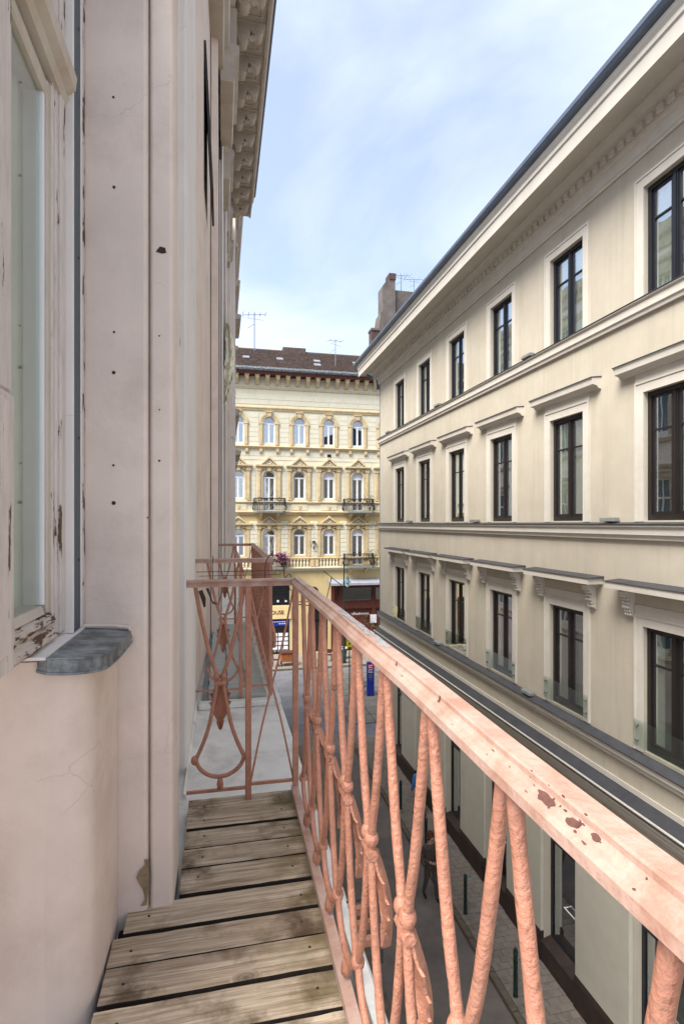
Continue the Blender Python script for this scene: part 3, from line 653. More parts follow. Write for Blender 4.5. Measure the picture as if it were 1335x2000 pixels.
# surrounds
def ring(mb, c, r0, r1, zc, y0, y1, n=16):
    a, d_ = arch_pts(c, r0, zc, n), arch_pts(c, r1, zc, n)
    for k in range(n):
        v = [(a[k][0], y0, a[k][1]), (a[k+1][0], y0, a[k+1][1]), (d_[k+1][0], y0, d_[k+1][1]), (d_[k][0], y0, d_[k][1])]
        v += [(p[0], y1, p[2]) for p in v]
        mb.add(v, [(0, 1, 2, 3), (0, 1, 5, 4), (1, 2, 6, 5), (2, 3, 7, 6), (3, 0, 4, 7)])
for i, c in enumerate(cx):
    if not -2 < c < 14: continue
    # top row
    q = MB(); zc = 7.98-.44
    ring(q, c, .46, .66, zc, YY-.07, YY); ring(q, c, .60, .72, zc, YY-.10, YY-.07)
    for k in (-1, 1):
        a, d_ = sorted((c+k*.46, c+k*.72)); q.box(a, d_, YY-.06, YY, 5.83, zc-.1); q.box(a-.05, d_+.05, YY-.11, YY, zc-.1, zc)
        q.box(a+.05, d_-.05, YY-.10, YY-.06, 5.9, zc-.14)
    ypart(q, 'window_surround', m_och)
    q = MB(); q.prism([(c-.13, 8.0), (c+.13, 8.0), (c+.2, 8.32), (c-.2, 8.32)], 'y', YY-.16, YY); q.box(c-.27, c+.27, YY-.2, YY, 8.32, 8.40); ypart(q, 'keystone', m_och)
    for k in (-1, 1):
        q = MB(); u = c+k*.62; q.prism([(YY, 5.2), (YY-.08, 5.22), (YY-.16, 5.36), (YY-.17, 5.58), (YY, 5.58)], 'x', u-.1, u+.1); ypart(q, 'ledge_bracket', m_och)
    # pediment rows
    for (zb_, zt_, w_, zc, hh) in ((4.28, 5.05, 1.02, 3.92-.44, 1.85), (-.1, .58, 1.02, -.42-.46, -2.6)):
        q = MB()
        q.box(c-w_, c+w_, YY-.26, YY, zb_, zb_+.10); q.box(c-w_+.06, c+w_-.06, YY-.18, YY, zb_-.08, zb_)
        t = .13
        for k in (-1, 1):
            q.prism([(c+k*w_, zb_+.10), (c+k*(w_*.62), zb_+.14), (c, zt_), (c, zt_-t*1.4), (c+k*(w_*.55), zb_+.10)], 'y', YY-.24, YY)
        ypart(q, 'pediment', m_och)
        q = MB(); q.prism([(c-.5, zb_+.11), (c+.5, zb_+.11), (c, zt_-.22)], 'y', YY-.10, YY)
        for a in range(6): q.ball((c+.15*math.cos(a*1.05), YY-.12, zb_+.26+.10*math.sin(a*1.05)), .06, 6)
        ypart(q, 'tympanum_ornament', m_yelp)
        q = MB(); q.prism([(c-.11, zc+.45), (c+.11, zc+.45), (c+.16, zb_-.08), (c-.16, zb_-.08)], 'y', YY-.15, YY); ring(q, c, .48, .60, zc, YY-.06, YY)
        for k in (-1, 1):
            a, d_ = sorted((c+k*.62, c+k*.88)); q.box(a, d_, YY-.09, YY, hh-.1, zb_-.08)
            q.box(a-.03, d_+.03, YY-.14, YY, zb_-.35, zb_-.08); q.box(a+.06, d_-.06, YY-.12, YY-.09, hh+.1, zb_-.42)
            a2, d2 = sorted((c+k*.48, c+k*.60)); q.box(a2, d2, YY-.05, YY, hh, zc)
            for n_ in range(4): q.ball((c+k*(.35+.1*n_), YY-.10, zb_-.22+.02*(n_ % 2)), .055, 6)
        ypart(q, 'window_surround', m_och)
    if not is_door(c):
        q = MB(); q.box(c-.62, c+.62, YY-.04, YY, 1.0, 1.45); ypart(q, 'apron_panel', m_yelp)
        q = MB(); q.prism([(c-.13, 1.34), (c+.13, 1.34), (c+.10, 1.18), (c, 1.06), (c-.10, 1.18)], 'y', YY-.09, YY-.04); ypart(q, 'shield_ornament', m_och)
        bal = []
        for n_ in range(6):
            u = c-.62+.248*n_
            q = MB(); q.lathe([(.06, 0), (.06, .06), (.035, .08), (.075, .2), (.07, .27), (.035, .42), (.06, .46), (.06, .54)], (u, YY-.10, -3.28), 8); ypart(q, 'baluster', m_yst, smooth=True)
    for k in (-1, 1):
        q = MB(); q.box(c+k*1.0-.17, c+k*1.0+.17, YY-.2, YY, -3.28, -2.8); ypart(q, 'balustrade_pier', m_och)
# balconies (parts)
def y_balcony(c, z, flower=False):
    q = MB(); q.prism([(c-1.2, YY), (c+1.2, YY), (c+1.2, YY-.55), (c+.95, YY-.78), (c-.95, YY-.78), (c-1.2, YY-.55)], 'z', z-.13, z); sl = ypart(q, 'balcony_slab', m_pot)
    for k in (-1, 1):
        q = MB(); q.prism([(YY, z-.62), (YY-.12, z-.6), (YY-.2, z-.42), (YY-.5, z-.3), (YY-.62, z-.135), (YY, z-.135)], 'x', c+k*.62-.09, c+k*.62+.09); q.build('balcony_bracket', m_och, sl)
    q = MB()
    path = [(c-1.14, YY), (c-1.14, YY-.52), (c-.92, YY-.74), (c+.92, YY-.74), (c+1.14, YY-.52), (c+1.14, YY)]
    def along(s_):
        seg = []; tot = 0
        for a, d_ in zip(path[:-1], path[1:]):
            l = math.dist(a, d_); seg.append((a, d_, l)); tot += l
        t = s_*tot
        for a, d_, l in seg:
            if t <= l: return (a[0]+(d_[0]-a[0])*t/l, a[1]+(d_[1]-a[1])*t/l)
            t -= l
        return path[-1]
    q.tube([(x, y, z+.92) for x, y in path], .04, 6); q.tube([(x, y, z+.06) for x, y in path], .018, 6); q.tube([(x, y, z+.78) for x, y in path], .012, 5)
    n = 30
    for i in range(n+1):
        x, y = along(i/n); ox = (x-c)*.10; oy = -.10
        q.tube([(x, y, z+.92), (x+ox*.2, y+oy*.1, z+.6), (x+ox, y+oy, z+.25), (x+ox*.6, y+oy*.5, z+.06)], .02, 5)
        if i % 2 == 0 and i < n:
            x2, y2 = along((i+1)/n)
            q.tube([(x2+(.08*math.cos(a*.785)), y2-.05, z+.55+.11*math.sin(a*.785)) for a in range(9)], .02, 5)
    q.build('balcony_railing', m_iron, sl)
    return sl
for c in DOORS:
    y_balcony(c, .93); y_balcony(c, -3.27)
# ground floor of the yellow building
q = MB(); q.box(2.95, 5.2, YY-.10, YY, -7.2, -6.25); sb = ypart(q, 'sign_board', mat('cream_sign_board', (.72, .55, .28), .8, .1, 3, .1, 30))
def text(body, size, m, loc, rot, parent, name='lettering', ext=.01):
    cu = bpy.data.curves.new(name, 'FONT'); cu.body = body; cu.size = size; cu.extrude = ext; cu.align_x = 'CENTER'; cu.align_y = 'CENTER'
    tmp = bpy.data.objects.new('tmp', cu); C.objects.link(tmp); bpy.context.view_layer.update()
    me = bpy.data.meshes.new_from_object(tmp.evaluated_get(bpy.context.evaluated_depsgraph_get())); bpy.data.objects.remove(tmp)
    me.materials.clear(); me.materials.append(m); o = bpy.data.objects.new(name, me); C.objects.link(o); o.location = loc; o.rotation_euler = rot
    if parent: o.parent = parent
    return o
tx = text('HOUSE', .40, m_brown, (4.02, YY-.115, -6.72), (R(90), 0, 0), sb); tx.matrix_parent_inverse = Matrix()
q = MB(); q.box(3.05, 5.1, YY+.10, YY+.14, -6.2, -4.6); dw = ypart(q, 'display_window', m_black)
q = MB(); q.box(3.1, 5.05, YY+.05, YY+.10, -5.3, -5.26); q.box(3.1, 5.05, YY+.04, YY+.10, -6.02, -5.97); q.box(3.05, 3.11, YY+.02, YY+.10, -6.2, -4.6); q.box(5.04, 5.1, YY+.02, YY+.10, -6.2, -4.6); q.build('window_bar', m_wfrb, dw)
q = MB(); 
for u in (4.15, 4.75): q.box(u, u+.16, YY+.02, YY+.05, -5.96, -5.80)
q.build('shelf_item', m_white, dw)
q = MB(); q.box(3.05, 5.1, YY+.06, YY+.10, -9.9, -7.25); dp = ypart(q, 'shop_front', m_black)
q = MB(); q.box(3.1, 5.05, YY+.02, YY+.06, -7.75, -7.32); q.build('header_panel', m_bluep, dp)
q = MB()
for row_ in range(2):
    u = 3.85+row_*.45
    while u < 4.9: w_ = random.uniform(.05, .14); q.box(u, min(u+w_, 5.0), YY+.005, YY+.02, -7.47-row_*.15, -7.40-row_*.15); u += w_+.05
q.build('header_print', m_white, dp)
for r_ in range(4):
    for c_ in range(3):
        q = MB(); u = 3.85+c_*.40; z = -8.30-r_*.33; q.box(u, u+.33, YY+.01, YY+.06, z-.24, z); cd = q.build('notice_card', m_white, dp)
for k in range(4):
    q = MB(); q.tube([(4.0+k*.30, YY+.02, -9.62), (4.0+k*.30, YY+.06, -9.62)], .11, 12); q.build('round_card', m_cg, dp)
q = MB(); q.tube([(6.95, YY-.03, -5.2), (6.95, YY+.02, -5.2)], .36, 22); rw = ypart(q, 'round_window', m_brown); q = MB(); q.tube([(6.95, YY-.05, -5.2), (6.95, YY-.03, -5.2)], .29, 22); q.build('pane', m_black, rw)
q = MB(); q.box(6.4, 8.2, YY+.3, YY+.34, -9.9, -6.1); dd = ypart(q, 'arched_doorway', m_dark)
q = MB(); q.box(6.95, 7.0, YY+.2, YY+.3, -9.9, -6.5); q.box(7.42, 7.47, YY+.2, YY+.3, -9.9, -6.5); q.box(6.5, 7.9, YY+.2, YY+.3, -7.4, -7.34); q.build('door_leaf', m_wfrb, dd)
q = MB(); q.box(8.3, 19, YY+.08, YY+.14, -9.9, -4.55); rf_ = ypart(q, 'restaurant_front', m_brown)
q = MB()
for u in (8.3, 9.0, 11.55, 14.2, 16.8): q.box(u, u+.28, YY-.06, YY+.08, -9.9, -4.6)
q.box(8.3, 19, YY-.05, YY+.075, -6.6, -6.0); q.box(8.3, 19, YY-.09, YY-.05, -6.05, -5.98); q.box(8.3, 19, YY-.09, YY-.05, -6.62, -6.57); q.box(8.3, 19, YY-.04, YY+.075, -5.02, -4.6); q.build('pilaster', m_brown, rf_)
for a, d_ in ((9.28, 11.55), (11.83, 14.2), (14.48, 16.8)):
    q = MB(); q.box(a+.05, d_-.05, YY-.0, YY+.01, -5.95, -5.05); q.build('pane', glassmat('shop_glass', (.35, .38, .36), 1.8, .02, .22) if a < 9.5 else m_glass, rf_)
    q = MB(); q.box(a+.03, d_-.03, YY-.02, YY+.0, -5.06, -5.02); q.box(a+.03, d_-.03, YY-.02, YY, -5.98, -5.95); q.build('pane_trim', m_pot, rf_)
q = MB(); q.prism([(YY-.02, -4.30), (YY-.9, -4.55), (YY-.92, -4.72), (YY-.88, -4.72), (YY-.86, -4.60), (YY-.02, -4.42)], 'x', 8.05, 19); ypart(q, 'awning', m_awn)
q = MB(); pts = []
for i in range(60): pts.append((9.9+i*.024, YY-.10, -7.05+.07*math.sin(i*.95)+(.1 if i in (8, 9, 26, 27) else 0)))
q.tube(pts, .016, 4); q.build('script_lettering', m_white, rf_)
q = MB(); q.box(11.35, 11.85, YY-.3, YY-.26, -7.75, -7.1); ypart(q, 'white_notice', m_white)
q = MB(); q.tube([(6.93, YY-.02, -2.0+.5), (6.93, YY-.25, -1.45)], .02, 6); q.tube([(6.93, YY-.25, -1.45), (6.75, YY-.3, -1.6), (6.70, YY-.3, -1.8)], .02, 6); q.tube([(6.93, YY-.25, -1.45), (7.1, YY-.3, -1.6), (7.13, YY-.3, -1.8)], .02, 6); q.lathe([(.03, 0), (.06, .1), (.04, .3)], (6.93, YY-.25, -2.0), 8); q.prism([(6.80, -1.4), (7.05, -1.4), (7.02, -1.34), (6.84, -1.34)], 'y', YY-.3, YY-.02)
ypart(q, 'wall_lantern', m_iron)
q = MB(); q.box(8.0, 8.3, YY-.05, YY, 4.95+.12, 5.3); ypart(q, 'vent_box', m_dark)

# ================================================================== LEFT BUILDING (ours)
lb = thing('pink_building', 'pink rendered building beside the camera with peeling window, pilasters and scrolled cornice', 'building', (-1, 6, G))
lbl = Matrix.Translation((1, -6, -G))
def lpart(mb, name, m, **k):
    o = mb.build(name, m, lb, **k); o.matrix_parent_inverse = lbl; return o
ZT = 6.6
# wall reveal and pilasters, plan outlines (x, y)
b = MB(); b.prism([(-1.2, 2.0), (-.262, 2.0), (-.252, 2.004), (-.248, 2.012), (-.246, 2.03), (-.246, 2.30), (-1.2, 2.30)], 'z', G, ZT); lpart(b, 'reveal', m_pink)
b = MB(); b.prism([(-.245, 2.035), (-.239, 2.012), (-.232, 2.006), (-.176, 2.006), (-.168, 2.010), (-.164, 2.018), (-.163, 2.03), (-.163, 2.25), (-.245, 2.25)], 'z', G, ZT); lpart(b, 'pilaster', m_pink)
b = MB(); b.box(-.249, -.240, 2.035, 2.06, G, ZT); b.prism([(-1.2, 2.30), (-.226, 2.30), (-.226, 3.2), (-1.2, 3.2)], 'z', G, ZT)
lpart(b, 'wall', m_pinkw)
b = MB(); b.prism([(-1.2, 3.2), (-.20, 3.2), (-.192, 3.204), (-.188, 3.215), (-.188, 4.42), (-1.2, 4.42)], 'z', G, ZT); lpart(b, 'pilaster', m_pinkw)
b = MB(); b.prism([(-1.2, 4.42), (-.188, 4.42), (-.124, 6.90), (-.124, 6.94), (-1.2, 6.94)], 'z', G, ZT); lpart(b, 'wall', m_pink)
b = MB(); b.prism([(-1.2, 6.94), (-.118, 6.94), (-.112, 6.90), (-.102, 6.90), (-.098, 6.94), (-.035, 6.96), (-.03, 6.98), (-.03, 8.9), (-1.2, 8.9)], 'z', G, ZT); lpart(b, 'pilaster', m_pink)
def ribs(x0, x1, y, n, m, name='pilaster'):
    pr = [(-1.2, y)]; w = (x1-x0)/n
    pr.append((x0, y))
    for k in range(n):
        for a in range(5):
            t = a/4; pr.append((x0+w*(k+.12+.76*t), y-.035*math.sin(math.pi*t)))
        pr.append((x0+w*(k+1), y+.01))
    pr += [(x1, y+1.9), (-1.2, y+1.9)]
    q = MB(); q.prism(pr, 'z', G, ZT); lpart(q, name, m)
ribs(-.03, .045, 8.92, 2, m_pinkw); ribs(.045, .12, 10.84, 2, m_pinkw)
b = MB(); b.prism([(-1.2, 12.76), (.13, 12.76), (.14, 12.78), (.22, 12.78), (.23, 12.8), (.23, 13.6), (-1.2, 13.6)], 'z', G, ZT+.8); lpart(b, 'pilaster', m_pink)
# balcony parapet under the window, rounded
b = MB(); pr = [(-1.2, 1.595), (-.46, 1.595)]
for a in range(9):
    t = a/8*math.pi/2; pr.append((-.46+.110*math.sin(t), 1.595+.10*(1-math.cos(t))))
pr += [(-.348, 1.75), (-.345, 1.998), (-1.2, 1.998)]
b.prism(pr, 'z', G, -.372); lpart(b, 'parapet', m_pink, smooth=True)
# zinc sill with rounded end + white flashing board
b = MB(); pr = [(-.485, 1.995), (-.485, 1.63), (-.475, 1.585)]
for a in range(7):
    t = a/6*math.pi/2; pr.append((-.445+.135*math.sin(t), 1.565+.11*(1-math.cos(t)) - .0))
pr += [(-.302, 1.80), (-.300, 1.995)]
def slopez(x): return -.352-.10*(x+.485)
n = len(pr); vs = [(x, y, slopez(x)) for x, y in pr]+[(x*1.0, y, slopez(x)-.040) for x, y in pr]
b.add(vs, [tuple(range(n)), tuple(range(2*n-1, n-1, -1))]+[(i, (i+1) % n, (i+1) % n+n, i+n) for i in range(n)])
sill = lpart(b, 'sill', m_zinc)
b = MB()
for x, y in pr[1:]: pass
b.tube([(x, y, slopez(x)-.001) for x, y in pr[1:]], .0035, 6); b.tube([(x, y, slopez(x)-.041) for x, y in pr[1:]], .004, 6); b.build('sill_bead', m_zinc, sill).matrix_parent_inverse = Matrix()
b = MB(); b.add([(-.60, 1.505, -.338), (-.448, 1.56, -.352), (-.448, 1.985, -.349), (-.60, 1.985, -.325), (-.60, 1.505, -.346), (-.448, 1.56, -.360), (-.448, 1.985, -.36), (-.60, 1.985, -.36)],
               [(0, 1, 2, 3), (4, 5, 6, 7), (0, 1, 5, 4), (1, 2, 6, 5), (2, 3, 7, 6)]); lpart(b, 'sill_board', m_pinkw)
b = MB(); b.tube([(-.475, 1.98, -.345), (-.42, 1.992, -.35), (-.36, 1.990, -.352), (-.31, 1.992, -.36), (-.297, 1.98, -.375), (-.294, 1.99, -.39)], [.006, .008, .006, .009, .008, .005], 6); lpart(b, 'mortar_bead', m_pink)
# window: all verticals along plane x ~ -.5
def vbox(name, x0, x1, y0, y1, z0, z1, m, par=None, ch=.004):
    q = MB(); q.bbox(x0, x1, y0, y1, z0, z1, ch)
    o = q.build(name, m, par) if par else lpart(q, name, m)
    if par: o.matrix_parent_inverse = Matrix()
    return o
TOPZ = 2.6
win = vbox('window_frame', -.560, -.474, 1.805, 1.853, -.335, TOPZ, m_peel)
vbox('frame_post', -.560, -.482, 1.782, 1.805, -.335, TOPZ, m_peel, win)
vbox('frame_post', -.560, -.486, 1.758, 1.782, -.335, TOPZ, m_peel, win)
vbox('blind_channel', -.560, -.4535, 1.866, 1.950, -.350, TOPZ, m_blue, win, .003)
vbox('channel_edge', -.560, -.452, 1.853, 1.866, -.347, TOPZ, m_pinkw, win, .002)
vbox('channel_edge', -.560, -.451, 1.950, 1.968, -.347, TOPZ, m_pinkw, win, .002)
vbox('peeling_edge', -.560, -.449, 1.968, 1.998, -.345, TOPZ, m_peelh2, win, .004)
b = MB()
for z in (1.62, .87, .28, -.12): b.tube([(-.454, 1.925, z), (-.4525, 1.925, z)], .005, 8)
o = b.build('screw', m_dark, win)
# near meeting post with peeling paint
b = MB(); b.bbox(-.56, -.47, 1.28, 1.408, -.345, .30, .006); b.bbox(-.558, -.474, 1.28, 1.405, .302, TOPZ, .006); b.bbox(-.50, -.462, 1.28, 1.35, -.30, .28, .005); o = b.build('meeting_post', m_peel, win)
# sash: stile, bottom rail, glass, curtain
vbox('sash_stile', -.558, -.489, 1.722, 1.7575, -.262, 1.29, m_winwood, win)
vbox('glazing_bead', -.55, -.496, 1.708, 1.722, -.236, 1.27, m_white, win, .002)
b = MB(); b.prism([(-.56, -.345), (-.482, -.345), (-.470, -.332), (-.476, -.318), (-.486, -.308), (-.484, -.295), (-.476, -.285), (-.484, -.270), (-.50, -.262), (-.56, -.262)], 'y', 1.408, 1.757); o = b.build('bottom_rail', m_peelh, win); 
b = MB(); b.prism([(-.555, -.261), (-.492, -.261), (-.500, -.237), (-.555, -.234)], 'y', 1.408, 1.708); o = b.build('glazing_bar', m_winwood, win)
b = MB(); b.box(-.508, -.505, 1.36, 1.71, -.24, 1.29); b.build('pane', glassmat('old_glass', (.86, .90, .86), 1.5, .02, .03), win)
b = MB(); nn = 40
for i in range(nn):
    y0, y1 = 1.2+.7*i/nn, 1.2+.7*(i+1)/nn; f_ = lambda y: -.56+.012*math.sin(y*95)+.006*math.sin(y*41)
    b.quad((f_(y0), y0, -.34), (f_(y1), y1, -.34), (f_(y1), y1, 2.6), (f_(y0), y0, 2.6))
b.build('curtain', mat('pale_green_curtain', (.66, .70, .60), .95, .08, 5, .3, 60), win, smooth=True)
# top rail, transom, upper light
b = MB(); b.prism([(-.56, 1.24), (-.495, 1.24), (-.490, 1.25), (-.494, 1.29), (-.56, 1.29)], 'y', 1.30, 1.757); b.build('top_rail', m_winwood, win)
b = MB(); b.prism([(-.56, 1.30), (-.475, 1.31), (-.465, 1.33), (-.468, 1.345), (-.445, 1.36), (-.440, 1.40), (-.455, 1.42), (-.462, 1.44), (-.470, 1.47), (-.50, 1.50), (-.56, 1.50)], 'y', 1.25, 1.852); b.build('transom', m_winwood, win)
vbox('upper_stile', -.56, -.492, 1.70, 1.757, 1.5, TOPZ, m_winwood, win)
b = MB(); b.box(-.508, -.505, 1.25, 1.70, 1.52, 2.6); b.build('pane', m_glass, win)
for o in win.children: o.matrix_parent_inverse = Matrix()
b = MB(); b.box(-1.2, -.61, .9, 1.399, G, TOPZ); lpart(b, 'wall', m_pink)
# holes, chips on the reveal
b = MB()
for (x, z, r) in ((-.36, 1.47, .004), (-.358, 1.16, .005), (-.358, .66, .004), (-.359, .52, .006), (-.36, .20, .004), (-.359, .07, .007), (-.21, .66, .003), (-.21, .40, .003), (-.21, .22, .004), (-.25, .02, .003), (-.40, -.9, .003)):
    b.tube([(x, 1.998 if x < -.25 else 2.0045, z), (x, 2.004 if x < -.25 else 2.01, z)], r, 8)
b.add([(-.222, 2.0045, .955), (-.208, 2.0045, .975), (-.190, 2.0045, .972), (-.186, 2.0045, .955), (-.20, 2.0045, .95)], [(0, 1, 2, 3, 4)])
lpart(b, 'plaster_hole', m_nail)
b = MB()
random.seed(3)
pr = []
for i in range(9): pr.append((-.268+.012*math.sin(i)+random.uniform(-.006, .006), 1.992, -1.33+i*.02))
pr += [(-.245, 1.992, -1.17), (-.240, 1.992, -1.25), (-.250, 1.992, -1.33)]
b.add(pr, [tuple(range(len(pr)))]); lpart(b, 'plaster_chip', mat('bare_mortar', (.24, .18, .11), .95, .3, 20, .6, 60))
# entablature with stepping blocks, modillions and corona
b = MB()
b.prism([(-1.2, 6.05), (.03, 6.05), (.05, 6.12), (.05, 6.30), (.10, 6.34), (.12, 6.40), (.12, 6.95), (.20, 7.0), (.22, 7.08), (.22, 7.25), (-1.2, 7.25)], 'y', 2.3, 13.2)
for y0, y1, e in ((7.4, 8.7, .12), (9.5, 10.5, .10), (11.2, 12.1, .12), (12.5, 13.3, .16)):
    b.prism([(.0, 5.9), (.05+e, 5.9), (.07+e, 5.98), (.07+e, 6.25), (.13+e, 6.3), (.13+e, 6.4), (.0, 6.45)], 'y', y0, y1)
    b.box(0, .12+e*.8, y0+.05, y1-.05, 6.41, 6.94)
lpart(b, 'entablature', m_stone)
b = MB(); b.prism([(-1.2, 7.30), (.66, 7.30), (.66, 7.27), (.70, 7.27), (.70, 7.50), (.73, 7.52), (.73, 7.60), (.77, 7.66), (.78, 7.78), (-1.2, 7.9)], 'y', 2.3, 13.1); b.box(-1.2, .22, 2.3, 13.2, 7.252, 7.30)
lpart(b, 'cornice', m_stone)
b = MB(); b.prism([(-.5, 7.905), (.79, 7.79), (.82, 7.83), (.82, 7.86), (-.5, 7.98)], 'y', 2.3, 13.15); lpart(b, 'cornice_flashing', m_slate)
mo = MB()
pr = [(.225, 6.98)]
for k in range(9): a = math.pi*1.1*k/8; pr.append((.30-.075*math.cos(a)+.01, 7.06-.06*math.sin(a)))
for k in range(6): a = math.pi*k/5; pr.append((.52-.10*math.cos(a)*.8, 7.19-.06*math.sin(a)))
pr += [(.62, 7.27), (.225, 7.27)]
mo.prism(pr, 'y', -.085, .085)
mo.tube([(.33, -.09, 7.08), (.33, .09, 7.08)], .055, 10); mo.tube([(.53, -.09, 7.21), (.53, .09, 7.21)], .035, 10)
mo.box(.225, .645, -.11, .11, 7.272, 7.298)
for a in range(4): mo.ball((.42+.02*a, -.02+.03*(a % 2), 7.12+.01*a), .035, 6)
md = lpart(mo, 'modillion', m_stone)
cf = MB(); cf.box(.30, .60, .16, .19, 7.285, 7.299); cf.box(.30, .60, .36, .39, 7.285, 7.299); cf.box(.57, .60, .19, .36, 7.285, 7.299); cf.build('coffer_frame', m_stone, md).matrix_parent_inverse = Matrix()
for i in range(18):
    o = md if i == 0 else inst(md); o.location = (0, 3.0+i*.565, 0)
# open casements high up on the pink facade
def open_sash(x0, y0, z1, w, h, ang):
    q = MB(); q.box(-.012, .012, 0, .04, -h, 0); q.box(-.012, .012, w-.04, w, -h, 0); q.box(-.012, .012, .04, w-.04, -.05, 0); q.box(-.012, .012, .04, w-.04, -h, -h+.05)
    o = lpart(q, 'open_sash', m_wfrb); o.location = (x0, y0, z1); o.rotation_euler = (0, -ang, 0)
    q = MB(); q.box(-.004, .004, .04, w-.04, -h+.05, -.05); q.build('pane', m_black, o)
    return o
open_sash(-.150, 5.5, 4.75, .7, 1.45, R(2.8)); open_sash(-.03, 8.92-.35, 7.4-.3, .3, 1.3, R(1.2)); open_sash(.045, 10.5, 3.95, .3, .9, R(1.5))

# second building on the left
l2 = thing('grey_pink_building', 'farther grey-pink building on the left behind the torn cream netting', 'building', (-1, 20, G))
l2l = Matrix.Translation((1, -20, -G))
def l2part(mb, name, m, **k):
    o = mb.build(name, m, l2, **k); o.matrix_parent_inverse = l2l; return o
lc = [15.4+2.6*i for i in range(5)]; lh = []
for c in lc:
    for z in (-4.2, -.6, 3.0, 6.2): lh.append((c-.5, c+.5, z, z+2.1))
b = MB(); facade(b, 'x', .36, 1, 13.62, 27.0, G, 9.6, lh, .22); b.quad((.36, 13.62, G), (-1.2, 13.62, G), (-1.2, 13.62, 9.6), (.36, 13.62, 9.6)); b.quad((.36, 27, G), (-9, 27, G), (-9, 27, 9.6), (.36, 27, 9.6)); l2part(b, 'wall', m_pinkw)
b = MB()
for z in (-4.55, -.95, 2.65, 5.85): b.prism([(.36, z), (.45, z+.02), (.48, z+.14), (.36, z+.18)], 'y', 13.62, 27.0)
b.prism([(.36, 9.0), (.48, 9.05), (.5, 9.3), (.66, 9.4), (.70, 9.6), (.70, 9.75), (.36, 9.85)], 'y', 13.65, 27.2)
b.prism([(.30, 8.2), (.42, 8.25), (.44, 8.5), (.30, 8.6)], 'y', 13.65, 27.2)
l2part(b, 'cornice', m_stone)
wf = MB(); 
for a, d_, z0, z1 in ((-.5, -.44, 0, 2.1), (.44, .5, 0, 2.1), (-.44, .44, 0, .07), (-.44, .44, 2.03, 2.1), (-.03, .03, .07, 2.03), (-.44, -.03, 1.4, 1.46), (.03, .44, 1.4, 1.46)): wf.box(.0, .05, a, d_, z0, z1)
w0 = l2part(wf, 'window', m_white)
q = MB(); q.box(.01, .02, -.44, .44, .07, 2.03); q.build('pane', mat('blue_grey_pane', (.10, .16, .22), .12, .2, 2, 0, spec=.6), w0)
s_ = MB(); s_.box(.20, .24, -.7, -.5, -.1, 2.3); s_.box(.20, .24, .5, .7, -.1, 2.3); s_.box(.2, .24, -.5, .5, 2.1, 2.3); s_.prism([(.2, 2.4), (.38, 2.42), (.40, 2.52), (.2, 2.56)], 'y', -.8, .8); s_.build('surround', m_stone, w0)
for i, (a, d_, z0, z1) in enumerate(lh):
    o = w0 if i == 0 else inst(w0); o.location = (.14, (a+d_)/2, z0)
q = MB(); q.box(-9, .3, 13.7, 27, 9.86, 9.96); l2part(q, 'roof', m_slate)

# ================================================================== BALCONY SLAB, DECK, RAILINGS
SK = -.012
b = MB()
b.prism([(-.9, -1.42), (.452, -1.42), (.47, -1.435), (.47, -1.50), (.44, -1.53), (.36, -1.56), (-.9, -1.6)], 'y', -1.0, 12.7)
slab = b.build('balcony_slab', m_slab); tag(slab, 'long pale concrete ledge slab running under both pink balconies', 'balcony slab')
b = MB(); b.prism([(-.185, -1.42), (-.17, -1.42), (-.175, -1.40), (-.187, -1.39)], 'y', 2.9, 4.4); b.box(.33, .462, 4.25, 7.9, -1.419, -1.385); b.build('slab_fillet', m_slab, slab)
b = MB(); b.box(.405, .44, -.8, 2.6, -1.419, -1.36); b.build('slab_upstand', m_slab, slab)
for i in range(5):
    b = MB(); b.bbox(-.12, .36, 4.22-.02*i*0, 4.25, -1.418, -1.365, .004)
deck = thing('plank_deck', 'weathered wooden plank deck of the near balcony beside the window', 'deck', (0, 1.5, -1.42))
Yg = [2.76, 2.622, 2.484, 2.341, 2.206, 2.043, 1.897, 1.765, 1.622, 1.48, 1.34, 1.20, 1.06, .92]
for i in range(len(Yg)-1):
    y1, y0 = Yg[i]-.007, Yg[i+1]+.0095
    if i in (4,): y0 += .007
    xl = -.148 if i < 5 else (-.315 if i == 5 else -.338)
    xr = .34+.012*y0
    n = 14; q = MB(); vs = []
    for k in range(n+1):
        u = xl+(xr-xl)*k/n + (random.uniform(-.004, .004) if k in (0,) else 0)
        w = [random.uniform(-.0009, .0009) for _ in range(4)]
        z = -1.352+random.uniform(-.0008, .0008)
        vs += [(u, y0+w[0], z-.045), (u, y0+w[0]+.0, z-.004), (u, y0+.004+w[0], z), (u, y1-.004+w[1], z+.0008), (u, y1+w[1], z-.004), (u, y1+w[1], z-.045)]
    fs = [(a*6+j, a*6+(j+1) % 6, a*6+6+(j+1) % 6, a*6+6+j) for a in range(n) for j in range(6)]+[tuple(range(6)), tuple(range(n*6+5, n*6-1, -1))]
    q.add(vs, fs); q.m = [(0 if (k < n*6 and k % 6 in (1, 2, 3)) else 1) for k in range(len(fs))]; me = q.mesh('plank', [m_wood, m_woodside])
    o = bpy.data.objects.new('plank', me); C.objects.link(o); o.parent = deck; o.matrix_parent_inverse = Matrix.Translation((0, -1.5, 1.42))
    o.location = (0, 0, random.uniform(-.0045, .003)); o.rotation_euler = (0, random.uniform(-.003, .003), random.uniform(-.006, .006)) if False else (0, 0, 0)
    q = MB()
    for u in (xl+.07, xr-.085):
        q.lathe([(.0045, 0), (.0045, .0015), (.002, .002)], (u+random.uniform(-.01, .01), (y0+y1)/2+random.uniform(-.015, .015), -1.3515), 8)
    nl = q.build('nail', m_nail, o)
